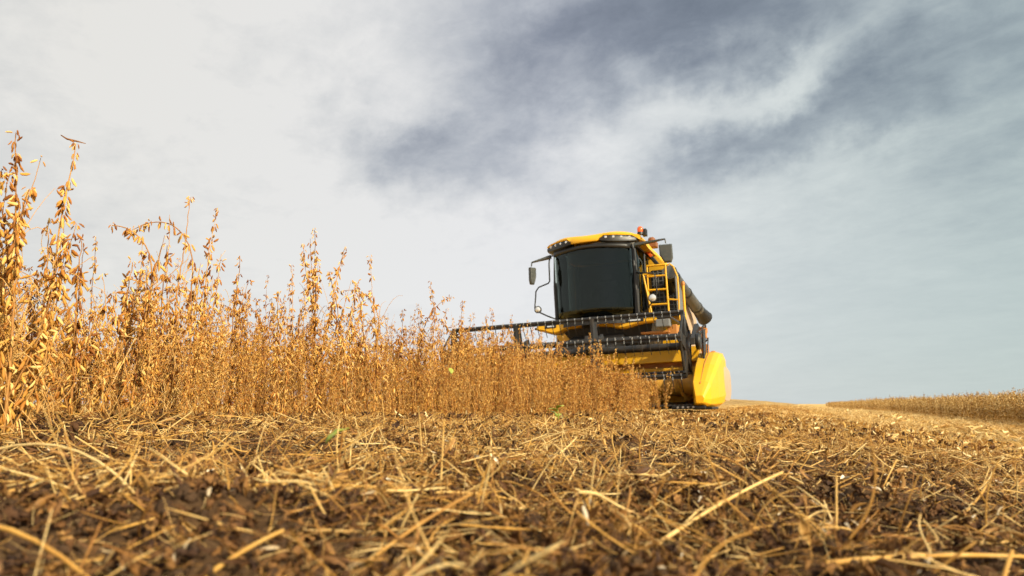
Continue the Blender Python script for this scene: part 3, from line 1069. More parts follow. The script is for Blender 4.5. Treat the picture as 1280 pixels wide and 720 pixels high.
# plants that stand out against the sky: the bearing and height of each top as seen from the lane, and its distance
TP = math.atan(145 / 853.33)
def hero_plant(seed, px, py, y, label, sc=1.0, off=0., twig=False, **kw):
    u, v = (px - 640) / 853.33, (360 - py) / 853.33
    dz = y * (math.sin(TP) + v * math.cos(TP)) / (math.cos(TP) - v * math.sin(TP))
    x = u * (y * math.cos(TP) + dz * math.sin(TP)) + off
    h = (dz + CAMZ - float(H(x, y))) * sc
    r = make_plant(seed, h, 0, **kw)
    V = np.array([v.co for v in r.children[0].data.vertices])
    top = V[V[:, 2].argmax()]
    k = h / top[2]
    r.scale = (.9, .9, k)
    xx, yy = x - .9 * float(top[0]), y - .9 * float(top[1])
    r.location = (xx, yy, float(H(x, y)) - .005)
    if twig:
        b = MB(); b.rv = .25
        tx, ty, tz = (float(c) for c in top)
        b.tube([(tx - .030, ty, tz + .012), (tx - .010, ty, tz + .001), (tx + .018, ty + .004, tz - .004), (tx + .045, ty + .006, tz - .010)], [.0016, .0026, .0024, .0010], 6)
        b.build('twig', M['stem'], r, smooth=180, fix=False)
    tag(r, label, 'soybean plant', 'soybean plants standing above the crop edge')
    return r


hero_plant(101, 22, 160, 1.66, 'tallest soybean plant at the left border, its top tipped with small pods', branches=2, fork=(.55, 2.8, .35, .3), dens=.9)
hero_plant(118, 4, 205, 1.60, 'soybean plant cut by the left border, its top below the tallest one', branches=3)
hero_plant(119, 44, 232, 1.70, 'podded soybean plant between the two tall left plants, lower than both', branches=3)
hero_plant(120, 104, 290, 1.95, 'soybean plant whose tip ends right of the bare level twig', branches=3)
hero_plant(121, 160, 318, 2.2, 'soybean plant rising under the small hooked top', branches=3)
hero_plant(122, 185, 335, 2.35, 'short soybean plant just left of the slim upright one', branches=3)
hero_plant(123, 300, 318, 2.9, 'straight dark-stemmed soybean plant right of the arching top', branches=2)
hero_plant(124, 352, 362, 3.1, 'small pointed soybean plant in the dip before the tall pointed one', branches=3)
hero_plant(125, 412, 338, 3.3, 'soybean plant filling the gap between the two pointed tops', branches=3)
hero_plant(126, 505, 385, 4.0, 'low soybean plant right of the bent hook', branches=3)
hero_plant(127, 640, 392, 6.0, 'thin soybean plant sticking up over the reel bar left of the cab', branches=2)
hero_plant(128, 738, 415, 8.3, 'tuft of soybean plant rising before the middle of the reel', branches=3)
hero_plant(129, 752, 424, 8.6, 'lower soybean plant beside the tuft before the middle of the reel', branches=3)
hero_plant(130, 668, 408, 6.6, 'soybean plant reaching up to the reel bar below the left lamp', branches=3)
hero_plant(131, 703, 426, 7.4, 'soybean plant standing before the gap under the left of the cab', branches=3)
hero_plant(132, 612, 384, 5.2, 'soybean plant with its tip just above the reel bar, left of the cab', branches=3)
hero_plant(102, 52, 192, 1.74, 'tall heavily podded soybean plant just right of the one on the left border', droop=.25, lean=3.3, branches=3)
hero_plant(103, 88, 172, 1.80, 'straight tall soybean plant topped by a bare level twig', branches=2, twig=True)
hero_plant(116, 28, 245, 1.58, 'broad soybean plant low at the left border in front of the tallest one', branches=4)
hero_plant(117, 72, 262, 1.92, 'bushy soybean plant filling the gap behind the two tall left plants', branches=4)
hero_plant(104, 142, 276, 2.10, 'soybean plant with a small hooked top, right of the tall left group', droop=.45, lean=3.1, branches=3)
hero_plant(105, 207, 302, 2.42, 'slim upright soybean plant between the hooked one and the bare twig', branches=2)
hero_plant(106, 241, 244, 2.62, 'soybean plant with a long nearly bare top twig', bare=.30, branches=3, dens=.85)
hero_plant(107, 272, 258, 2.74, 'soybean plant whose podded top arches over to the left', droop=.38, lean=3.1, branches=2)
hero_plant(108, 265, 300, 2.78, 'soybean plant standing under the arching top', branches=2)
hero_plant(109, 392, 284, 3.22, 'sharp narrow soybean plant with a tall pointed top near the middle of the crop', branches=3)
hero_plant(110, 432, 307, 3.36, 'soybean plant with a pointed top beside the tall pointed one', branches=2)
hero_plant(111, 464, 317, 3.52, 'soybean plant with its top bent over like a hook in the middle of the crop', droop=.35, lean=3.2, branches=3)
hero_plant(112, 448, 352, 3.56, 'shorter soybean plant right under the bent hook', branches=2)
hero_plant(113, 537, 350, 4.30, 'last tall soybean plant before the crop drops towards the harvester', branches=3)
hero_plant(114, 562, 367, 4.42, 'soybean plant with a drooping tip left of the reel end', droop=.2, lean=.2, branches=2)
hero_plant(115, 578, 374, 4.62, 'soybean plant overlapping the far end of the reel', branches=2)

# prototypes for the many
protos = {0: [make_plant(200 + i, 1.0, 0, droop=random.choice((0, 0, .2, .4)), branches=random.choice((2, 3, 4))) for i in range(7)],
          1: [make_plant(300 + i, 1.0, 1, droop=random.choice((0, 0, .2, .4)), branches=random.choice((2, 3, 4))) for i in range(9)]}
used = set()
pts = []
for row, s0 in enumerate([-2.02, -2.17, -2.34, -2.55, -2.78, -3.05, -3.35, -3.7, -4.1, -4.5, -5, -5.5, -6.1, -6.8, -7.6, -8.5]):
    sp = .080 if row < 4 else (.10 if row < 8 else .14)
    t = -1.0
    while t < 17:
        t += sp * random.uniform(.5, 1.5)
        s = s0 + random.gauss(0, .05) + (.22 * random.random() if row == 0 and random.random() < .25 else 0)
        X, Y = XY(s, t)
        if Y < 1.25 or abs(X) > Y * 1.05 + .6: continue
        # nothing stands behind the cutter bar of the harvester
        lx = (X - 1.95) * .9205 - (Y - 15.15) * .3907
        ly = (X - 1.95) * .3907 + (Y - 15.15) * .9205
        if ly > -3.75 and lx > -2.6: continue
        if Y > 18: continue
        r = math.hypot(X, Y)
        if r < 1.48: continue
        hh = (.42 + .29 * random.random() ** 1.9) if r < 5 else (.50 - .004 * (r - 5) + .28 * random.random() ** 1.2)
        if r < 3: hh -= .02
        if random.random() < .10: hh += .09
        if 4.2 < r < 7.5: hh += .07 * random.random()
        if row > 4: hh *= .97
        px = 640 + 853 * X / Y
        pts.append((r + row * .55, X, Y, hh, px, row, r))
pts = [p for p in pts if not (p[6] > 13.5 and p[5] < 3 and p[4] > 500 and False)]
pts.sort(key=lambda p: p[0])
vis = [p for p in pts if -60 < p[4] < 860]
ind = vis[:284]
indset = set(id(p) for p in ind)
cnt = {0: 0, 1: 0}
for p in ind:
    _, X, Y, hh, px, row, r = p
    lod = 0 if r < 3.2 else 1
    pr = protos[lod]; k = cnt[lod]; cnt[lod] += 1
    src = pr[random.randrange(len(pr))] if k >= len(pr) else pr[k]
    if k < len(pr): o = src
    else: o = copy_tree(src)
    o.name = 'soybean_plant'
    o.location = gz(X, Y, -.01)
    sc = hh
    o.scale = (sc * random.uniform(.7, .95), sc * random.uniform(.7, .95), sc)
    o.rotation_euler = (random.gauss(0, .06), random.gauss(0, .06), random.uniform(0, 6.28))
    o['category'] = 'soybean plant'
    Z = [(60, 'under the tallest plants'), (125, 'just right of the tallest plants'), (190, 'under the small hooked top'),
         (250, 'under the slim plant'), (320, 'under the arching podded top'), (380, 'in the dip'),
         (430, 'under the tall pointed plant'), (500, 'under the bent hook'), (560, 'where the crop starts to drop'),
         (620, 'before the left end of the reel'), (690, 'before the left half of the reel'), (760, 'before the middle of the reel'), (900, 'at the right end of the crop')]
    z_ = next(b for a, b in Z if px < a or a == 900)
    d_ = 'front row' if row < 2 else ('second rank' if row < 4 else 'back rank')
    tall = 'tall' if hh > .66 else 'short'
    o['label'] = f'{tall} dry soybean plant in the {d_} {z_}'
    o['group'] = f'{tall} soybean plants in the {d_} {z_}'

# the rest of the crop is one mass
rest = [p for p in pts if id(p) not in indset]


def crop_mass(name, plist, lods, nproto, label, seed0):
    geo = []
    for i in range(nproto):
        stem, pods = plant_geo(seed0 + i, 1.0, lods, droop=random.choice((0, .2, .4)), branches=random.choice((2, 3)), dens=.95, podlen=.068 if lods == 2 else .040)
        sv = np.array(stem.v); sq = np.array(stem.q)
        pv, pq, pr = pods_mesh(pods, lods)
        geo.append((sv, sq, np.array(stem.r), pv, pq, pr))
    Vs, Qs, Rs, off = [], [], [], 0
    Vp, Qp, Rp, offp = [], [], [], 0
    for (X, Y, hh) in plist:
        g = geo[random.randrange(nproto)]
        a = random.uniform(0, 6.28); c_, s_ = math.cos(a), math.sin(a)
        Mx = np.array([[c_ * hh, -s_ * hh, random.gauss(0, .07) * hh], [s_ * hh, c_ * hh, random.gauss(0, .07) * hh], [0, 0, hh]])
        b = np.array([X, Y, float(H(X, Y)) - .01])
        Vs.append(g[0] @ Mx.T + b); Qs.append(g[1] + off); Rs.append(np.clip(g[2] + .2, 0, 1)); off += len(g[0])
        Vp.append(g[3] @ Mx.T + b); Qp.append(g[4] + offp); Rp.append(np.clip(g[5] + random.uniform(-.15, .35), 0, 1)); offp += len(g[3])
    V = np.concatenate(Vs + Vp); Q = np.concatenate(Qs + [q + off for q in Qp])
    me = mesh_np(name, V, Q, np.zeros((0, 3), int), M['stem'], np.concatenate(Rs + Rp))
    me.materials.append(M['pod'] if lods == 1 else M['husk_far'])
    nq = sum(len(q) for q in Qs)
    mi = np.zeros(len(Q), np.int32); mi[nq:] = 1
    me.polygons.foreach_set('material_index', mi)
    o = bpy.data.objects.new(name, me); C.objects.link(o)
    return tag(o, label, 'crop', kind='stuff')


crop_mass('soybean_crop', [(p[1], p[2], p[3]) for p in rest], 1, 8, 'mass of ripe soybean crop filling the field behind the edge plants', 500)

# the uncut strip on the right
far = []
for row, s0 in enumerate([6.25, 6.42, 6.62, 6.85, 7.2, 7.6, 8.1, 8.7]):
    t = 9.0
    while t < 150:
        t += (.11 + max(0, t - 20) * .0055) * random.uniform(.5, 1.5)
        X, Y = XY(s0 + random.gauss(0, .06), t)
        if X > Y * 1.0: continue
        far.append((X, Y, random.uniform(.82, 1.05) * (1.12 if random.random() < .1 else 1)))
crop_mass('soybean_strip', far, 2, 8, 'low band of uncut golden crop along the right side of the field', 700)


# ------------------------------------------------------------------ green bits
def leaf(name, loc, rz, pit, size, label, cat='leaf'):
    b = MB()
    def f(u, v):
        w = math.sin(math.pi * (u * .95 + .03)) ** .7 * .36
        y = (v - .5) * 2 * w
        return (u * size, y * size, (.10 * math.sin(u * 3) + .25 * abs(y) + .03 * math.sin(u * 14 + v * 5)) * size)
    b.grid(f, 10, 6)
    o = b.build(name, M['green'], smooth=180, solid=.0006, fix=False)
    o.location = loc; o.rotation_euler = (0, pit, rz)
    return tag(o, label, cat)


leaf('green_leaf', gz(-.245, .92, .046), .5, -.55, .036, 'bright green leaf lying on the straw in the foreground')
leaf('green_leaf', (-.272, 3.10, .235), 2.2, -.9, .034, 'small round green leaf caught among the dry stems of the crop')


def weed(loc, sc, label):
    r = bpy.data.objects.new('green_weed', None); C.objects.link(r)
    r.location = loc
    tag(r, label, 'weed')
    b = MB(); b.tube([(0, 0, 0), (.01, 0, .05 * sc), (0, .01, .09 * sc)], .002, 5); b.build('stem', M['green'], r)
    for k in range(5):
        q = MB(); a = k * 1.3
        def f(u, v, a=a, k=k):
            w = math.sin(math.pi * (u * .95 + .03)) ** .7 * .3
            l = .05 * sc
            X = u * l; Y = (v - .5) * 2 * w * l; Z = .03 * sc + .012 * k * sc + l * (.9 * u - .7 * u * u)
            return (X * math.cos(a) - Y * math.sin(a), X * math.sin(a) + Y * math.cos(a), Z)
        q.grid(f, 6, 4); q.build('leaf', M['green'], r, smooth=180, solid=.0008, fix=False)


weed(gz(.24, 3.7, .02), 1.25, 'small green weed at the foot of the crop in front of the harvester')

# HARVESTER
def build_harvester():
    root = bpy.data.objects.new('combine_harvester', None); C.objects.link(root)
    root.matrix_world = Matrix.Translation((1.95, 15.15, -.05)) @ Matrix.Rotation(R_(-23), 4, 'Z') @ Matrix.Rotation(R_(-1.8), 4, 'Y')
    tag(root, 'yellow combine harvester with a wide reel header cutting into the crop', 'combine harvester')
    def P(b, name, m, parent=root, **k): return b.build(name, m, parent, **k)

    # --- cab
    cabf = MB()
    def yf(x, k=1.0): return -.50 * k * (1 - min(1, abs(x) / 1.08) ** 2.2)
    def yg(x): return -.38 * (1 - min(1, abs(x) / .95) ** 2.2) - .02
    for sx in (-1, 1):
        cabf.tube([(sx * .91, -.03, 1.92), (sx * .93, -.02, 2.8), (sx * .90, 0, 3.66)], .05, 8)          # front pillars
        cabf.box((sx * .88, 1.55, 2.75), (.10, .12, 1.7))                                               # rear pillars
        cabf.box((sx * .92, .78, 1.96), (.08, 1.5, .16))
    cabf.box((0, 1.62, 2.78), (1.74, .05, 1.62))                                                        # rear wall
    cabf.box((0, .75, 1.90), (1.82, 1.62, .10))                                                         # floor
    cabf.grid(lambda u, v: (lambda x: (x, yg(x) - .01 - .0 * v, 1.86 + .16 * v))((u - .5) * 1.86), 14, 1)
    cab = P(cabf, 'cab_frame', M['black'], bevel=.012)
    g = MB(); g.grid(lambda u, v: (lambda x: (x, yg(x) - .05 * v, 2.02 + 1.62 * v))((u - .5) * 1.80), 20, 8)
    P(g, 'windshield', M['glass'], smooth=180, solid=.006)
    for sx in (-1, 1):
        g = MB(); g.grid(lambda u, v: (sx * (.925 + .01 * math.sin(v * 3)), .05 + 1.43 * u, 2.05 + 1.55 * v), 3, 6)
        P(g, 'side_window', M['glass'], smooth=180, solid=.006)
        d = MB(); d.tube([(sx * .95, .05, 2.1), (sx * .96, .06, 2.9), (sx * .94, .06, 3.55)], .022, 6)
        d.tube([(sx * .95, 1.0, 2.05), (sx * .955, .99, 3.6)], .025, 6)
        d.box((sx * .955, .52, 2.08), (.03, .95, .06))
        P(d, 'door_frame', M['black'])
    # inside
    st = MB(); st.box((0, .85, 2.32), (.52, .5, .14)); st.box((0, 1.12, 2.70), (.50, .14, .72)); st.box((0, 1.1, 3.14), (.26, .10, .18)); st.box((0, .85, 2.1), (.3, .3, .34))
    P(st, 'seat', M['seatcloth'], bevel=.04)
    sw = MB(); n = 20
    ring = [(.0 + .19 * math.cos(2 * math.pi * i / n), .30 + .06 * math.sin(2 * math.pi * i / n), 2.62 + .17 * math.sin(2 * math.pi * i / n)) for i in range(n + 1)]
    sw.tube(ring, .016, 6); sw.tube([(0, .3, 2.62), (0, .16, 2.0)], .035, 8); sw.tube([(-.18, .3, 2.62), (.18, .3, 2.62)], .012, 5)
    P(sw, 'steering_wheel', M['black'])
    mo = MB(); mo.box((.45, .55, 2.75), (.22, .05, .18)); mo.tube([(.45, .57, 2.7), (.5, .8, 2.3)], .015, 6)
    P(mo, 'monitor', M['black'], bevel=.01)

    # --- roof
    def zt(x, v):
        hump = .05 * (math.exp(-((x - .62) / .36) ** 2) + math.exp(-((x + .62) / .36) ** 2))
        edge = .10 * max(0, (abs(x) - .82) / .28) ** 2
        return 3.865 + hump - edge + .05 * math.sin(math.pi * min(1, v * 1.0)) - .03 * v
    rf = MB()
    NX = 36
    xs = [-1.10 + 2.20 * i / NX for i in range(NX + 1)]
    def podx(x):                                        # 1 over the lamp pods, 0 over the middle beak
        ax = abs(x + .06)
        return min(1, max(0, (ax - .33) / .08)) * min(1, max(0, (1.16 - abs(x)) / .08))
    rings = []
    for x in xs:
        f = yf(x)
        zb = 3.70 + .115 * podx(x)
        z0 = zt(x, 0)
        ring = [(x, f + .10, zb - .0), (x, f + .01, zb), (x, f - .0, zb + .03), (x, f + .03, z0 - .06), (x, f + .10, z0 - .01), (x, f + .30, zt(x, .25) + .015)]
        for v in (.5, .75, 1.0):
            ring.append((x, f * (1 - v) + 1.72 * v, zt(x, v)))
        ring += [(x, 1.76, 3.80), (x, 1.72, 3.70), (x, .8, 3.70)]
        rings.append(ring)
    rf.loft(rings)
    roof = P(rf, 'roof', M['yellow'], smooth=40)
    un = MB(); un.box((0, .78, 3.675), (1.9, 1.7, .045)); P(un, 'ceiling', M['black'], roof)
    for sgn in (-1, 1):
        lb = MB()
        rings = []
        for i in range(13):
            x = sgn * (.34 + .72 * i / 12) - .0 + (-.04)
            f = yf(x)
            e = math.sin(math.pi * (i + .6) / 13.2) ** .35
            zc = 3.735
            hh = .105 * e
            rings.append([(x, f + .015, zc + hh * .72), (x, f - .012, zc + hh * .3), (x, f - .005, zc - hh * .6), (x, f + .06, zc - hh), (x, f + .30, zc - hh), (x, f + .30, zc + hh * .6)])
        lb.loft(rings)
        L_ = P(lb, 'light_bar', M['black'], roof, smooth=35)
        for i in range(4):
            x = sgn * (.46 + .155 * i) - .04
            f = yf(x)
            l = MB(); l.lathe([(.008, -.018), (.026, -.015), (.032, -.0), (.032, .03)], (x, f - .02 + .02, 3.765), 'y', 14)
            P(l, 'work_light', M['lens'], roof, smooth=40)
    # visor strip under the roof, grey lip
    vz = MB(); vz.grid(lambda u, v: (lambda x: (x, yf(x) + .06 + .12 * v, 3.66 - .05 * v))(.12 + .85 * u), 12, 1)
    P(vz, 'sun_visor', M['grey'], roof, smooth=180, solid=.01)
    vz = MB(); vz.grid(lambda u, v: (lambda x: (x, min(yg(x) - .055, yf(x) * .6) - .0, 3.64 - (.08 + .08 * abs(u - .5)) * v))(-.9 + 1.8 * u), 16, 1)
    P(vz, 'glass_border', M['black'], smooth=180, solid=.012)

    # beacon
    bc = MB(); bc.lathe([(.07, -.06), (.07, -.02), (.062, .0)], (1.03, .35, 3.98), 'z', 16)
    be = P(bc, 'beacon', M['black'], smooth=40)
    bl = MB(); bl.lathe([(.062, 0), (.066, .05), (.06, .10), (.03, .13), (.005, .135)], (1.03, .35, 3.98), 'z', 16)
    P(bl, 'beacon_lens', M['amber'], be, smooth=60)
    b2 = MB(); b2.box((1.12, .42, 3.97), (.10, .14, .17)); P(b2, 'antenna_box', M['black'], bevel=.02)

    # mirrors
    for sgn in (-1, 1):
        x0 = sgn * .98; x1 = sgn * 1.40 if sgn < 0 else 1.68
        z0 = 3.54 if sgn < 0 else 3.58
        arm = MB()
        rings = []
        for i in range(8):
            t = i / 7; x = x0 + (x1 - x0) * t; h = .075 * (1 - .75 * t); zc = z0 - (.11 * t if sgn < 0 else -.02 * t); y = -.12 - .15 * t
            rings.append([(x, y - .07 * (1 - .6 * t), zc - h * .4), (x, y - .05 * (1 - .6 * t), zc + h * .5), (x, y + .05, zc + h * .6), (x, y + .05, zc - h * .5)])
        arm.loft(rings)
        zt_ = rings[-1][0][2] + .01
        arm.tube([(x1 - sgn * .03, -.27, zt_), (x1, -.27, zt_ - .01), (x1 + sgn * .012, -.27, zt_ - .10)], .014, 6)
        am = P(arm, 'mirror_arm', M['skin_grey'], smooth=50)
        mm = MB()
        w = .14 if sgn > 0 else .085
        cx, cz = x1 + sgn * .0, zt_ - .13
        rot = Matrix.Rotation(R_(10 if sgn > 0 else 60), 3, 'Z')
        pr = [(-w, 0), (w, -.0), (w * 1.02, -.30), (w * .75, -.40), (-w * .3, -.40), (-w * .95, -.22)]
        if sgn < 0: pr = [(-a, b) for a, b in pr][::-1]
        V1 = []
        for yy, k in ((-.06, .86), (-.035, 1), (.02, 1), (.03, .93)):
            V1.append([tuple(rot @ Vector((a * k, yy, (b + .2) * k - .2)) + Vector((cx, -.27, cz))) for a, b in pr])
        mm.loft(V1)
        mi = P(mm, 'mirror', M['skin_grey'], am, bevel=.012)
    # hoops with work lamps
    hp = MB(); y = -.25
    hp.tube([(-.90, -.05, 3.56), (-.975, -.2, 3.55), (-.985, y, 3.35), (-.985, y, 2.95), (-1.02, y, 2.90), (-1.26, y, 2.83), (-1.33, y, 2.74), (-1.37, y, 2.35), (-1.30, y, 2.27), (-1.05, y, 2.14), (-.86, -.10, 2.06)], .017, 8)
    h1 = P(hp, 'lamp_hoop', M['black'], smooth=60)
    hp = MB()
    hp.tube([(.95, .0, 2.98), (1.25, y, 2.90), (1.40, y, 2.87), (1.42, y, 2.80), (1.43, y, 2.45), (1.38, y, 2.36), (1.15, -.1, 2.1), (.92, -.02, 2.04)], .017, 8)
    h2 = P(hp, 'lamp_hoop', M['black'], smooth=60)
    for hh, cx, cz, rr in ((h1, -1.28, 2.31, .085), (h2, 1.34, 2.34, .10)):
        l = MB(); l.lathe([(.3 * rr, .10), (rr * .85, .04), (rr, -.02), (rr * .97, -.035), (rr * .75, -.030)], (cx, y - .03, cz), 'y', 20)
        b_ = P(l, 'lamp_housing', M['black'], hh, smooth=40)
        l = MB(); l.lathe([(rr * .78, -.028), (rr * .55, -.044), (rr * .1, -.05)], (cx, y - .03, cz), 'y', 20)
        P(l, 'work_lamp', M['lens'], hh, smooth=60)

    # --- deck under the cab
    dk = MB()
    for a, b in ((-1.36, -.33), (-.02, 1.38)):
        n_ = 12; rings = []
        for i in range(n_ + 1):
            x = a + (b - a) * i / n_
            dip = .0
            if a > -.1: dip = -.09 * math.exp(-((x - .62) / .28) ** 2)
            else: dip = -.10 * math.exp(-((x + .95) / .22) ** 2)
            zt0 = 1.99; zb0 = 1.84 + dip + (.06 if a > -.1 and x > .95 else 0) * 0
            rings.append([(x, -.16, zb0), (x, -.20, zb0 + .03), (x, -.20, zt0 - .02), (x, -.16, zt0), (x, .05, zt0), (x, .05, zb0)])
        dk.loft(rings)
    P(dk, 'bumper', M['yellow'], bevel=.008)
    sl = MB(); sl.box((.86, -.205, 1.905), (.48, .02, .075)); s1 = P(sl, 'lamp_recess', M['black'], bevel=.01)
    sl = MB(); sl.box((.90, -.218, 1.905), (.26, .012, .035)); P(sl, 'headlight', M['lens'], s1, bevel=.008)
    sl = MB(); sl.box((-1.02, -.205, 1.91), (.26, .02, .07)); s1 = P(sl, 'lamp_recess', M['black'], bevel=.01)
    sl = MB(); sl.box((-1.02, -.218, 1.91), (.16, .012, .035)); P(sl, 'headlight', M['lens'], s1, bevel=.008)
    pl = MB(); pl.box((1.30, .55, 1.93), (.72, 1.5, .05)); pl.box((-1.2, .6, 1.9), (.5, 1.4, .05))
    P(pl, 'platform', M['steel'], bevel=.008)
    pl = MB(); pl.box((1.50, -.12, 1.80), (.30, .22, .17)); P(pl, 'tool_box', M['grey'], bevel=.02)
    pl = MB(); pl.box((1.30, .1, 1.63), (.62, .35, .045)); pl.box((1.66, .1, 1.62), (.2, .3, .3)); P(pl, 'step_bracket', M['orange'], bevel=.01)

    # --- body
    bd = MB()
    sec = [(-1.0, .95), (-1.56, 1.88), (-1.56, 3.12), (-1.50, 3.30), (-1.04, 3.86), (-.8, 3.92), (.8, 3.92), (1.04, 3.86), (1.50, 3.30), (1.56, 3.12), (1.56, 1.3), (1.46, .95)]
    rings = []
    for yy, kx, kz in ((1.72, .985, .99), (1.76, 1, 1), (3.2, 1, 1.0), (3.9, .97, .93), (4.8, .90, .80)):
        rings.append([(a * kx, yy, .95 + (b - .95) * kz) for a, b in sec])
    bd.loft(rings)
    body = P(bd, 'body', M['yellow'], bevel=.02)
    hd = MB()
    rings = []
    for yy, w, z0, z1 in ((4.78, 1.25, 1.1, 2.95), (5.3, 1.2, 1.1, 2.6), (5.9, 1.1, 1.2, 2.1), (6.2, 1.0, 1.3, 1.8)):
        rings.append([(-w, yy, z0), (-w, yy, z1 - .2), (-w * .85, yy, z1), (w * .85, yy, z1), (w, yy, z1 - .2), (w, yy, z0)])
    hd.loft(rings); P(hd, 'straw_hood', M['yellow'], bevel=.02)
    sp = MB(); sp.prism([(1.82, 2.95), (3.1, 2.9), (4.2, 2.35), (4.35, 1.25), (1.85, 1.25)], 1.565, 1.61, 'x')
    sp_o = P(sp, 'side_panel', M['beige'], bevel=.015)
    sp = MB(); sp.prism([(1.82, 2.95), (3.1, 2.9), (4.2, 2.35), (4.35, 1.25), (1.85, 1.25)], -1.61, -1.565, 'x')
    P(sp, 'side_panel', M['beige'], bevel=.015)
    tk = MB(); tk.box((0, 2.75, 3.96), (1.5, 1.7, .10)); P(tk, 'tank_cover', M['black'], bevel=.03)
    ai = MB(); rr_ = Matrix.Rotation(R_(-38), 3, 'Y')
    ai.box((1.00, 1.40, 3.66), (.09, .22, .62), Matrix.Rotation(R_(-36), 3, 'Y')); P(ai, 'air_duct', M['black'], bevel=.02)
    ai = MB(); ai.box((.97, 1.26, 3.72), (.07, .05, .34), Matrix.Rotation(R_(-40), 3, 'Y')); P(ai, 'duct_stripe', M['amber'], bevel=.01)
    ai = MB(); ai.box((1.05, 1.55, 3.93), (.26, .24, .14)); ai.lathe([(.09, 0), (.09, .16), (.05, .2)], (1.05, 1.55, 3.93), 'z', 12); P(ai, 'air_filter', M['rust'], bevel=.02)
    gr = MB(); gr.box((1.24, 1.68, 2.75), (.56, .05, 1.15)); go = P(gr, 'grille', M['black'])
    gb = MB()
    for i in range(5): gb.box((1.02 + .11 * i, 1.645, 2.75), (.018, .02, 1.1))
    for i in range(11): gb.box((1.24, 1.648, 2.25 + .10 * i), (.54, .018, .016))
    P(gb, 'grille_bars', M['grey'], go)
    dp = MB(); dp.box((1.64, 1.35, 2.62), (.05, .7, 1.05)); P(dp, 'service_door', M['grey'], bevel=.02)

    # --- ladder and rails
    y = .80; ld = MB()
    ld.tube([(1.03, y, 2.0), (1.04, y, 3.28)], .021, 8); ld.tube([(1.47, y, 1.98), (1.46, y, 3.26)], .024, 8)
    for z in (3.27, 3.02, 2.70, 2.36): ld.tube([(1.03, y, z), (1.47, y, z - .01)], .024, 8)
    ld.tube([(.96, y - .1, 3.06), (1.12, y - .1, 2.0)], .024, 8); ld.tube([(.96, y - .1, 3.06), (1.2, y - .1, 3.05)], .02, 8)
    P(ld, 'ladder', M['yellow'], smooth=60)
    ra = MB()
    ra.tube([(1.48, y, 3.24), (1.56, y, 3.27), (1.64, y, 3.20), (1.72, y, 2.95), (1.71, y, 2.4), (1.69, y, 1.98)], .019, 8)
    ra.tube([(1.48, y, 2.45), (1.70, y, 2.42)], .02, 8)
    P(ra, 'handrail', M['yellow'], smooth=60)
    po = MB(); po.tube([(1.82, y, 1.9), (1.83, y, 2.74)], .030, 8); p_ = P(po, 'rail_post', M['yellow'], smooth=60)
    po = MB(); po.lathe([(.04, 0), (.045, .05), (.03, .09)], (1.83, y, 2.74), 'z', 12); P(po, 'post_cap', M['orange'], p_, smooth=60)
    lw = MB()
    for z in (1.6, 1.3, 1.0, .7): lw.box((1.72, .75, z), (.08, .5, .03))
    lw.tube([(1.76, .5, 1.9), (1.76, .5, .65)], .02, 6); lw.tube([(1.76, 1.0, 1.9), (1.76, 1.0, .65)], .02, 6)
    P(lw, 'steps', M['steel'])

    # --- unloading auger tube folded along the side
    a0, a1 = Vector((1.52, 1.0, 3.12)), Vector((1.84, 3.1, 2.44))
    tb = MB(); tb.tube([a0 + (a1 - a0) * t for t in (0, .25, .5, .75, 1)], .145, 24); tube = P(tb, 'unloading_auger', M['tube'], smooth=40)
    rg = MB()
    for t in (.12, .52, .9):
        p = a0 + (a1 - a0) * t; d = (a1 - a0).normalized() * .03
        rg.tube([p - d, p + d], .157, 24)
    P(rg, 'tube_clamp', M['steel'], tube, smooth=40)
    d = (a1 - a0).normalized()
    sp = MB(); sp.tube([a1 - d * .05, a1 + d * .12, a1 + d * .36 + Vector((.04, 0, -.05))], [.15, .16, .20], 20); P(sp, 'auger_spout', M['black'], tube, smooth=40)
    el = MB(); el.tube([(1.3, 1.9, 2.7), (1.46, 1.5, 3.0), a0 - d * .0], [.17, .17, .17], 20); P(el, 'auger_elbow', M['tube'], tube, smooth=60)

    # --- wheels
    def wheel(cx, cy, R, w, name='wheel'):
        t = MB(); n = 48
        t.lathe([(R * .56, -w * .42), (R * .80, -w * .5), (R * .94, -w * .48), (R * .97, -w * .3), (R * .975, 0), (R * .97, w * .3), (R * .94, w * .48), (R * .80, w * .5), (R * .56, w * .42)], (cx, cy, R), 'x', n)
        for k in range(22):
            for sg in (-1, 1):
                a = 2 * math.pi * (k + (.5 if sg > 0 else 0)) / 22
                rot = Matrix.Rotation(a, 3, 'X') @ Matrix.Rotation(R_(28 * sg), 3, 'Z')
                c = Matrix.Rotation(a, 3, 'X') @ Vector((sg * w * .24, 0, R * .975))
                t.box(Vector((cx, cy, R)) + c, (w * .55, R * .075, R * .07), rot)
        o = P(t, 'wheel', M['tyre'])
        r = MB(); sg = 1 if cx > 0 else -1
        r.lathe([(R * .57, -w * .4), (R * .5, -w * .2), (R * .2, -w * .1), (R * .2, w * .1), (R * .5, w * .2), (R * .57, w * .4)], (cx, cy, R), 'x', 24)
        P(r, 'rim', M['yellow'], o, smooth=40)
    for sx in (-1, 1):
        wheel(sx * 1.22, 1.0, .70, .54); wheel(sx * 1.15, 4.6, .55, .38)
    ax = MB(); ax.box((0, 1.0, .72), (2.2, .35, .4)); ax.box((0, 4.6, .55), (2.0, .16, .16)); ax.box((0, 2.9, .95), (1.5, 4.0, .35)); P(ax, 'axle', M['steel'], bevel=.02)
    # feeder house
    fh = MB(); fh.loft([[(-.62, -2.25, .30), (.62, -2.25, .30), (.62, -2.25, 1.0), (-.62, -2.25, 1.0)], [(-.60, .6, 1.15), (.60, .6, 1.15), (.60, .6, 1.82), (-.60, .6, 1.82)]])
    P(fh, 'feeder_house', M['black'], bevel=.02)
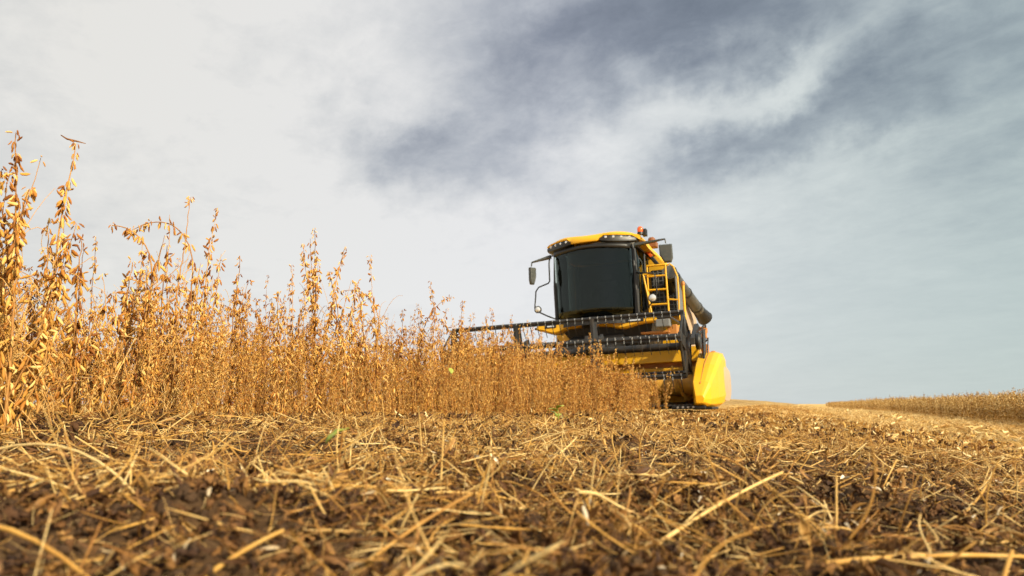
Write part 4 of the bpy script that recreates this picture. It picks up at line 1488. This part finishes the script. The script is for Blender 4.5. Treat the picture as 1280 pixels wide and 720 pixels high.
    un = MB(); un.loft([[(-.86, -.02, 1.86), (1.25, -.02, 1.86), (1.05, .2, 1.05), (-.2, .2, 1.05)], [(-.86, 1.5, 1.86), (1.25, 1.5, 1.86), (1.05, 1.4, 1.05), (-.2, 1.4, 1.05)]])
    P(un, 'underbody', M['black'])

    # --- header
    XL, XR = -2.05, 2.48
    W = XR - XL; XC = (XL + XR) / 2
    bk = MB()
    bk.box((XC, -2.22, .55), (W, .05, .96)); bk.box((XC, -2.30, .95), (W + .04, .24, .26)); bk.box((XC, -2.30, .64), (W, .14, .15))
    hdr = P(bk, 'header_frame', M['yellow'], bevel=.01)
    sh = MB(); sh.box((XC, -2.255, .79), (W - .02, .014, .10)); P(sh, 'orange_strip', M['orange'], hdr)  # orange-brown strip along the gap between the two yellow beams
    fl = MB(); fl.loft([[(XL, -2.2, .06), (XL, -2.2, .12), (XL, -2.9, .07), (XL, -3.55, .07), (XL, -3.62, .05), (XL, -3.55, .02), (XL, -2.9, .01)],
                        [(XR, -2.2, .06), (XR, -2.2, .12), (XR, -2.9, .07), (XR, -3.55, .07), (XR, -3.62, .05), (XR, -3.55, .02), (XR, -2.9, .01)]])
    P(fl, 'header_floor', M['steel'], hdr)
    # knife guards
    kg = MB()
    for i in range(61):
        x = XL + W * (i + .5) / 61
        kg.tube([(x, -3.56, .06), (x, -3.68, .055), (x, -3.76, .05)], [.018, .014, .003], 5)
    P(kg, 'knife_guards', M['steel'], hdr)
    # auger with flighting
    au = MB(); au.lathe([(.20, XL + .03), (.20, XR - .03)], (0, -2.68, .42), 'x', 24)
    auo = P(au, 'header_auger', M['ochre'], hdr, smooth=40)
    fg = MB()
    for sg, xa, xb in ((1, XL + .05, -.55), (-1, XR - .05, .65)):
        n_ = 110; turns = abs(xb - xa) / .5
        V = []; Q = []
        for i in range(n_ + 1):
            t = i / n_; x = xa + (xb - xa) * t; a = t * turns * 2 * math.pi * sg
            for r_ in (.19, .32): V.append((x, -2.68 + r_ * math.cos(a), .42 + r_ * math.sin(a)))
        Q = [(2 * i, 2 * i + 1, 2 * i + 3, 2 * i + 2) for i in range(n_)]
        fg.add(V, Q)
    P(fg, 'auger_flighting', M['ochre'], hdr, smooth=180, solid=.01)

    # reel
    ry, rz, rad = -3.12, 1.03, .57
    xl, xr = XL + .12, XR - .10
    rt = MB(); rt.tube([(xl, ry, rz), (xr, ry, rz)], .062, 20)
    reel = P(rt, 'reel', M['steel'], smooth=40)
    angs = [83 - 72 * k for k in range(5)]       # 0 = towards the camera (forward), 90 = up
    for a in angs:
        c_, s_ = math.cos(R_(a)), math.sin(R_(a))
        by, bz = ry - rad * c_, rz + rad * s_
        bt = MB(); bt.tube([(xl - .02, by, bz), (xr + .02, by, bz)], .034, 8); bt.box((XC + .01, by, bz - .015), (xr - xl, .022, .075))
        bo = P(bt, 'reel_bat', M['steel'], reel, smooth=40)
        tn = MB(); cl = MB()
        n_ = 31
        for i in range(n_):
            x = xl + .06 + (xr - xl - .12) * i / (n_ - 1)
            tn.tube([(x, by - .02, bz - .02), (x, by - .04, bz - .07), (x + .004, by - .02, bz - .16), (x + .012, by + .03, bz - .27)], [.008, .008, .007, .005], 5)
            cl.box((x, by - .032, bz + .014), (.016, .014, .036))
        P(tn, 'tines', M['black'], bo)
        P(cl, 'tine_clips', M['clip'], bo)
    for j, x in enumerate((xl, -.62, .83, xr)):
        spd = MB()
        for k, a in enumerate(angs):
            c_, s_ = math.cos(R_(a)), math.sin(R_(a))
            nx = Vector((0, -c_, s_)); pp = Vector((0, s_, c_)); o_ = Vector((x, ry, rz))
            w0, w1 = (.18, .12) if j in (1, 2) else (.12, .08) if j < 3 else (.13, .08)
            V = [o_ + pp * w0 + Vector((-.025, 0, 0)), o_ - pp * w0 + Vector((-.025, 0, 0)), o_ + nx * rad - pp * w1 + Vector((-.025, 0, 0)), o_ + nx * rad + pp * w1 + Vector((-.025, 0, 0))]
            V += [v + Vector((.05, 0, 0)) for v in V]
            spd.add(V, [(0, 1, 2, 3), (4, 7, 6, 5), (0, 4, 5, 1), (1, 5, 6, 2), (2, 6, 7, 3), (3, 7, 4, 0)])
            a2 = R_(angs[(k + 1) % 5]); q = Vector((x, ry - rad * math.cos(a2), rz + rad * math.sin(a2)))
            if j == 3 or j == 0: spd.tube([o_ + nx * rad, q], .024, 6)
        spd.lathe([(.16, -.025), (.16, .025)], (x, ry, rz), 'x', 20)
        P(spd, 'reel_spider', M['steel'], reel, bevel=.004)
    # reel arms, cylinders
    for sx, xx in ((-1, XL - .03), (1, XR + .04)):
        ar = MB()
        ar.loft([[(xx - .035, -2.15, 1.16), (xx + .035, -2.15, 1.16), (xx + .035, -2.15, 1.34), (xx - .035, -2.15, 1.34)],
                 [(xx - .035, -2.7, 1.28), (xx + .035, -2.7, 1.28), (xx + .035, -2.7, 1.44), (xx - .035, -2.7, 1.44)],
                 [(xx - .035, -3.3, 1.02), (xx + .035, -3.3, 1.02), (xx + .035, -3.3, 1.14), (xx - .035, -3.3, 1.14)]])
        ao = P(ar, 'reel_arm', M['steel'], hdr, bevel=.008)
        cy = MB(); cy.tube([(xx + sx * .07, -2.32, .66), (xx + sx * .07, -2.72, 1.12)], .035, 10); cy2 = MB(); cy2.tube([(xx + sx * .07, -2.7, 1.10), (xx + sx * .07, -2.86, 1.28)], .018, 8)
        P(cy, 'cylinder', M['orange'], ao, smooth=60); P(cy2, 'piston_rod', M['clip'], ao, smooth=60)
        hp = MB(); hp.tube([(xx + sx * .08, -2.25, 1.25), (xx + sx * .13, -2.5, 1.42), (xx + sx * .12, -2.8, 1.38), (xx + sx * .10, -3.0, 1.2), (xx + sx * .10, -3.1, 1.05)], .014, 6)
        hp.tube([(xx + sx * .05, -2.3, 1.1), (xx + sx * .15, -2.45, 1.2), (xx + sx * .14, -2.6, .95), (xx + sx * .10, -2.7, .7)], .012, 6)
        P(hp, 'hydraulic_hose', M['black'], ao, smooth=60)
        br = MB(); br.box((xx + sx * .05, -2.32, 1.36), (.14, .3, .09)); br.box((xx + sx * .08, -2.45, 1.26), (.10, .12, .13)); br.box((xx + sx * .10, -2.38, .98), (.08, .10, .24))
        P(br, 'valve_block', M['orange'], ao, bevel=.012)
        dv = MB(); dv.lathe([(.13, 0), (.14, .02), (.14, .06), (.12, .08)], (xx + (.03 if sx > 0 else -.11), -3.12, 1.09), 'x', 18)
        P(dv, 'drive_housing', M['black'], ao, smooth=40)
        gd = MB(); gd.prism([(-2.6, 1.35), (-2.85, 1.30), (-3.0, .75), (-2.92, .62), (-2.82, .66), (-2.68, 1.1)], xx + sx * .12 - .015, xx + sx * .12 + .015, 'x')
        P(gd, 'belt_guard', M['black'], ao, bevel=.006)

    # crop dividers at both ends
    def divider(sx, xx):
        o = MB()
        # sections from nose to rear: y, inner x, outer x, bottom, top, chamfer
        S = [(-3.80, .03, .16, .08, .20, .03), (-3.62, -.02, .25, .03, .42, .06), (-3.2, -.02, .32, .02, .71, .08), (-2.75, -.02, .36, .03, .92, .09),
             (-2.3, -.02, .37, .08, .96, .10), (-1.95, .0, .34, .16, .90, .10)]
        rings = []
        for yy, xi, xo, z0, z1, c in S:
            pts_ = [(xi, z0 + c * .3), (xi + c * .6, z0), (xo - c * 1.1, z0), (xo - c * .35, z0 + c * .5), (xo, z0 + c * 1.8), (xo, z1 - c * 1.4), (xo - c * .35, z1 - c * .35), (xo - c * 1.3, z1), (xi + c * .2, z1), (xi, z1 - c * .2)]
            rings.append([(xx + sx * a, yy, b) for a, b in pts_])
        o.loft(rings)
        d_ = P(o, 'crop_divider', M['yellow'], bevel=.016)
        e = MB(); rings = []
        for yy, s_ in ((-3.05, .70), (-2.5, 1), (-2.1, 1), (-1.8, .85)):
            zc = .42
            k = [(.0, -.30), (.03, -.32), (.055, -.15), (.06, .1), (.05, .26), (.0, .34)]
            rings.append([(xx + sx * (.335 + a * .9 - (.10 if s_ < .8 else 0)), yy, zc + b * s_ * .95) for a, b in k])
        e.loft(rings); P(e, 'divider_end_cover', M['beige'], d_, smooth=50)
        s2 = MB(); s2.tube([(xx + sx * .10, -3.66, .385), (xx + sx * .13, -3.2, .715), (xx + sx * .16, -2.75, .925), (xx + sx * .17, -2.3, .965)], .008, 5)
        P(s2, 'divider_seam', M['orange'], d_)
        s3 = MB(); s3.box((xx - sx * .10, -3.62, .02), (.52, .22, .05)); s3.box((xx + sx * .1, -3.2, -.0), (.3, .8, .04))
        s4 = P(s3, 'skid_shoe', M['black'], d_, bevel=.012)
        bo = MB()
        for i in range(4): bo.lathe([(.018, 0), (.018, -.012)], (xx - sx * (.02 + .08 * i), -3.732, .025), 'y', 8)
        P(bo, 'bolts', M['clip'], s4)
        kb = MB(); kb.lathe([(.05, 0), (.06, .04), (.035, .08)], (xx + sx * .18, -2.3, .90), 'z', 12); P(kb, 'knob', M['orange'], d_, smooth=60)
    divider(1, XR + .06); divider(-1, XL - .06)


build_harvester()
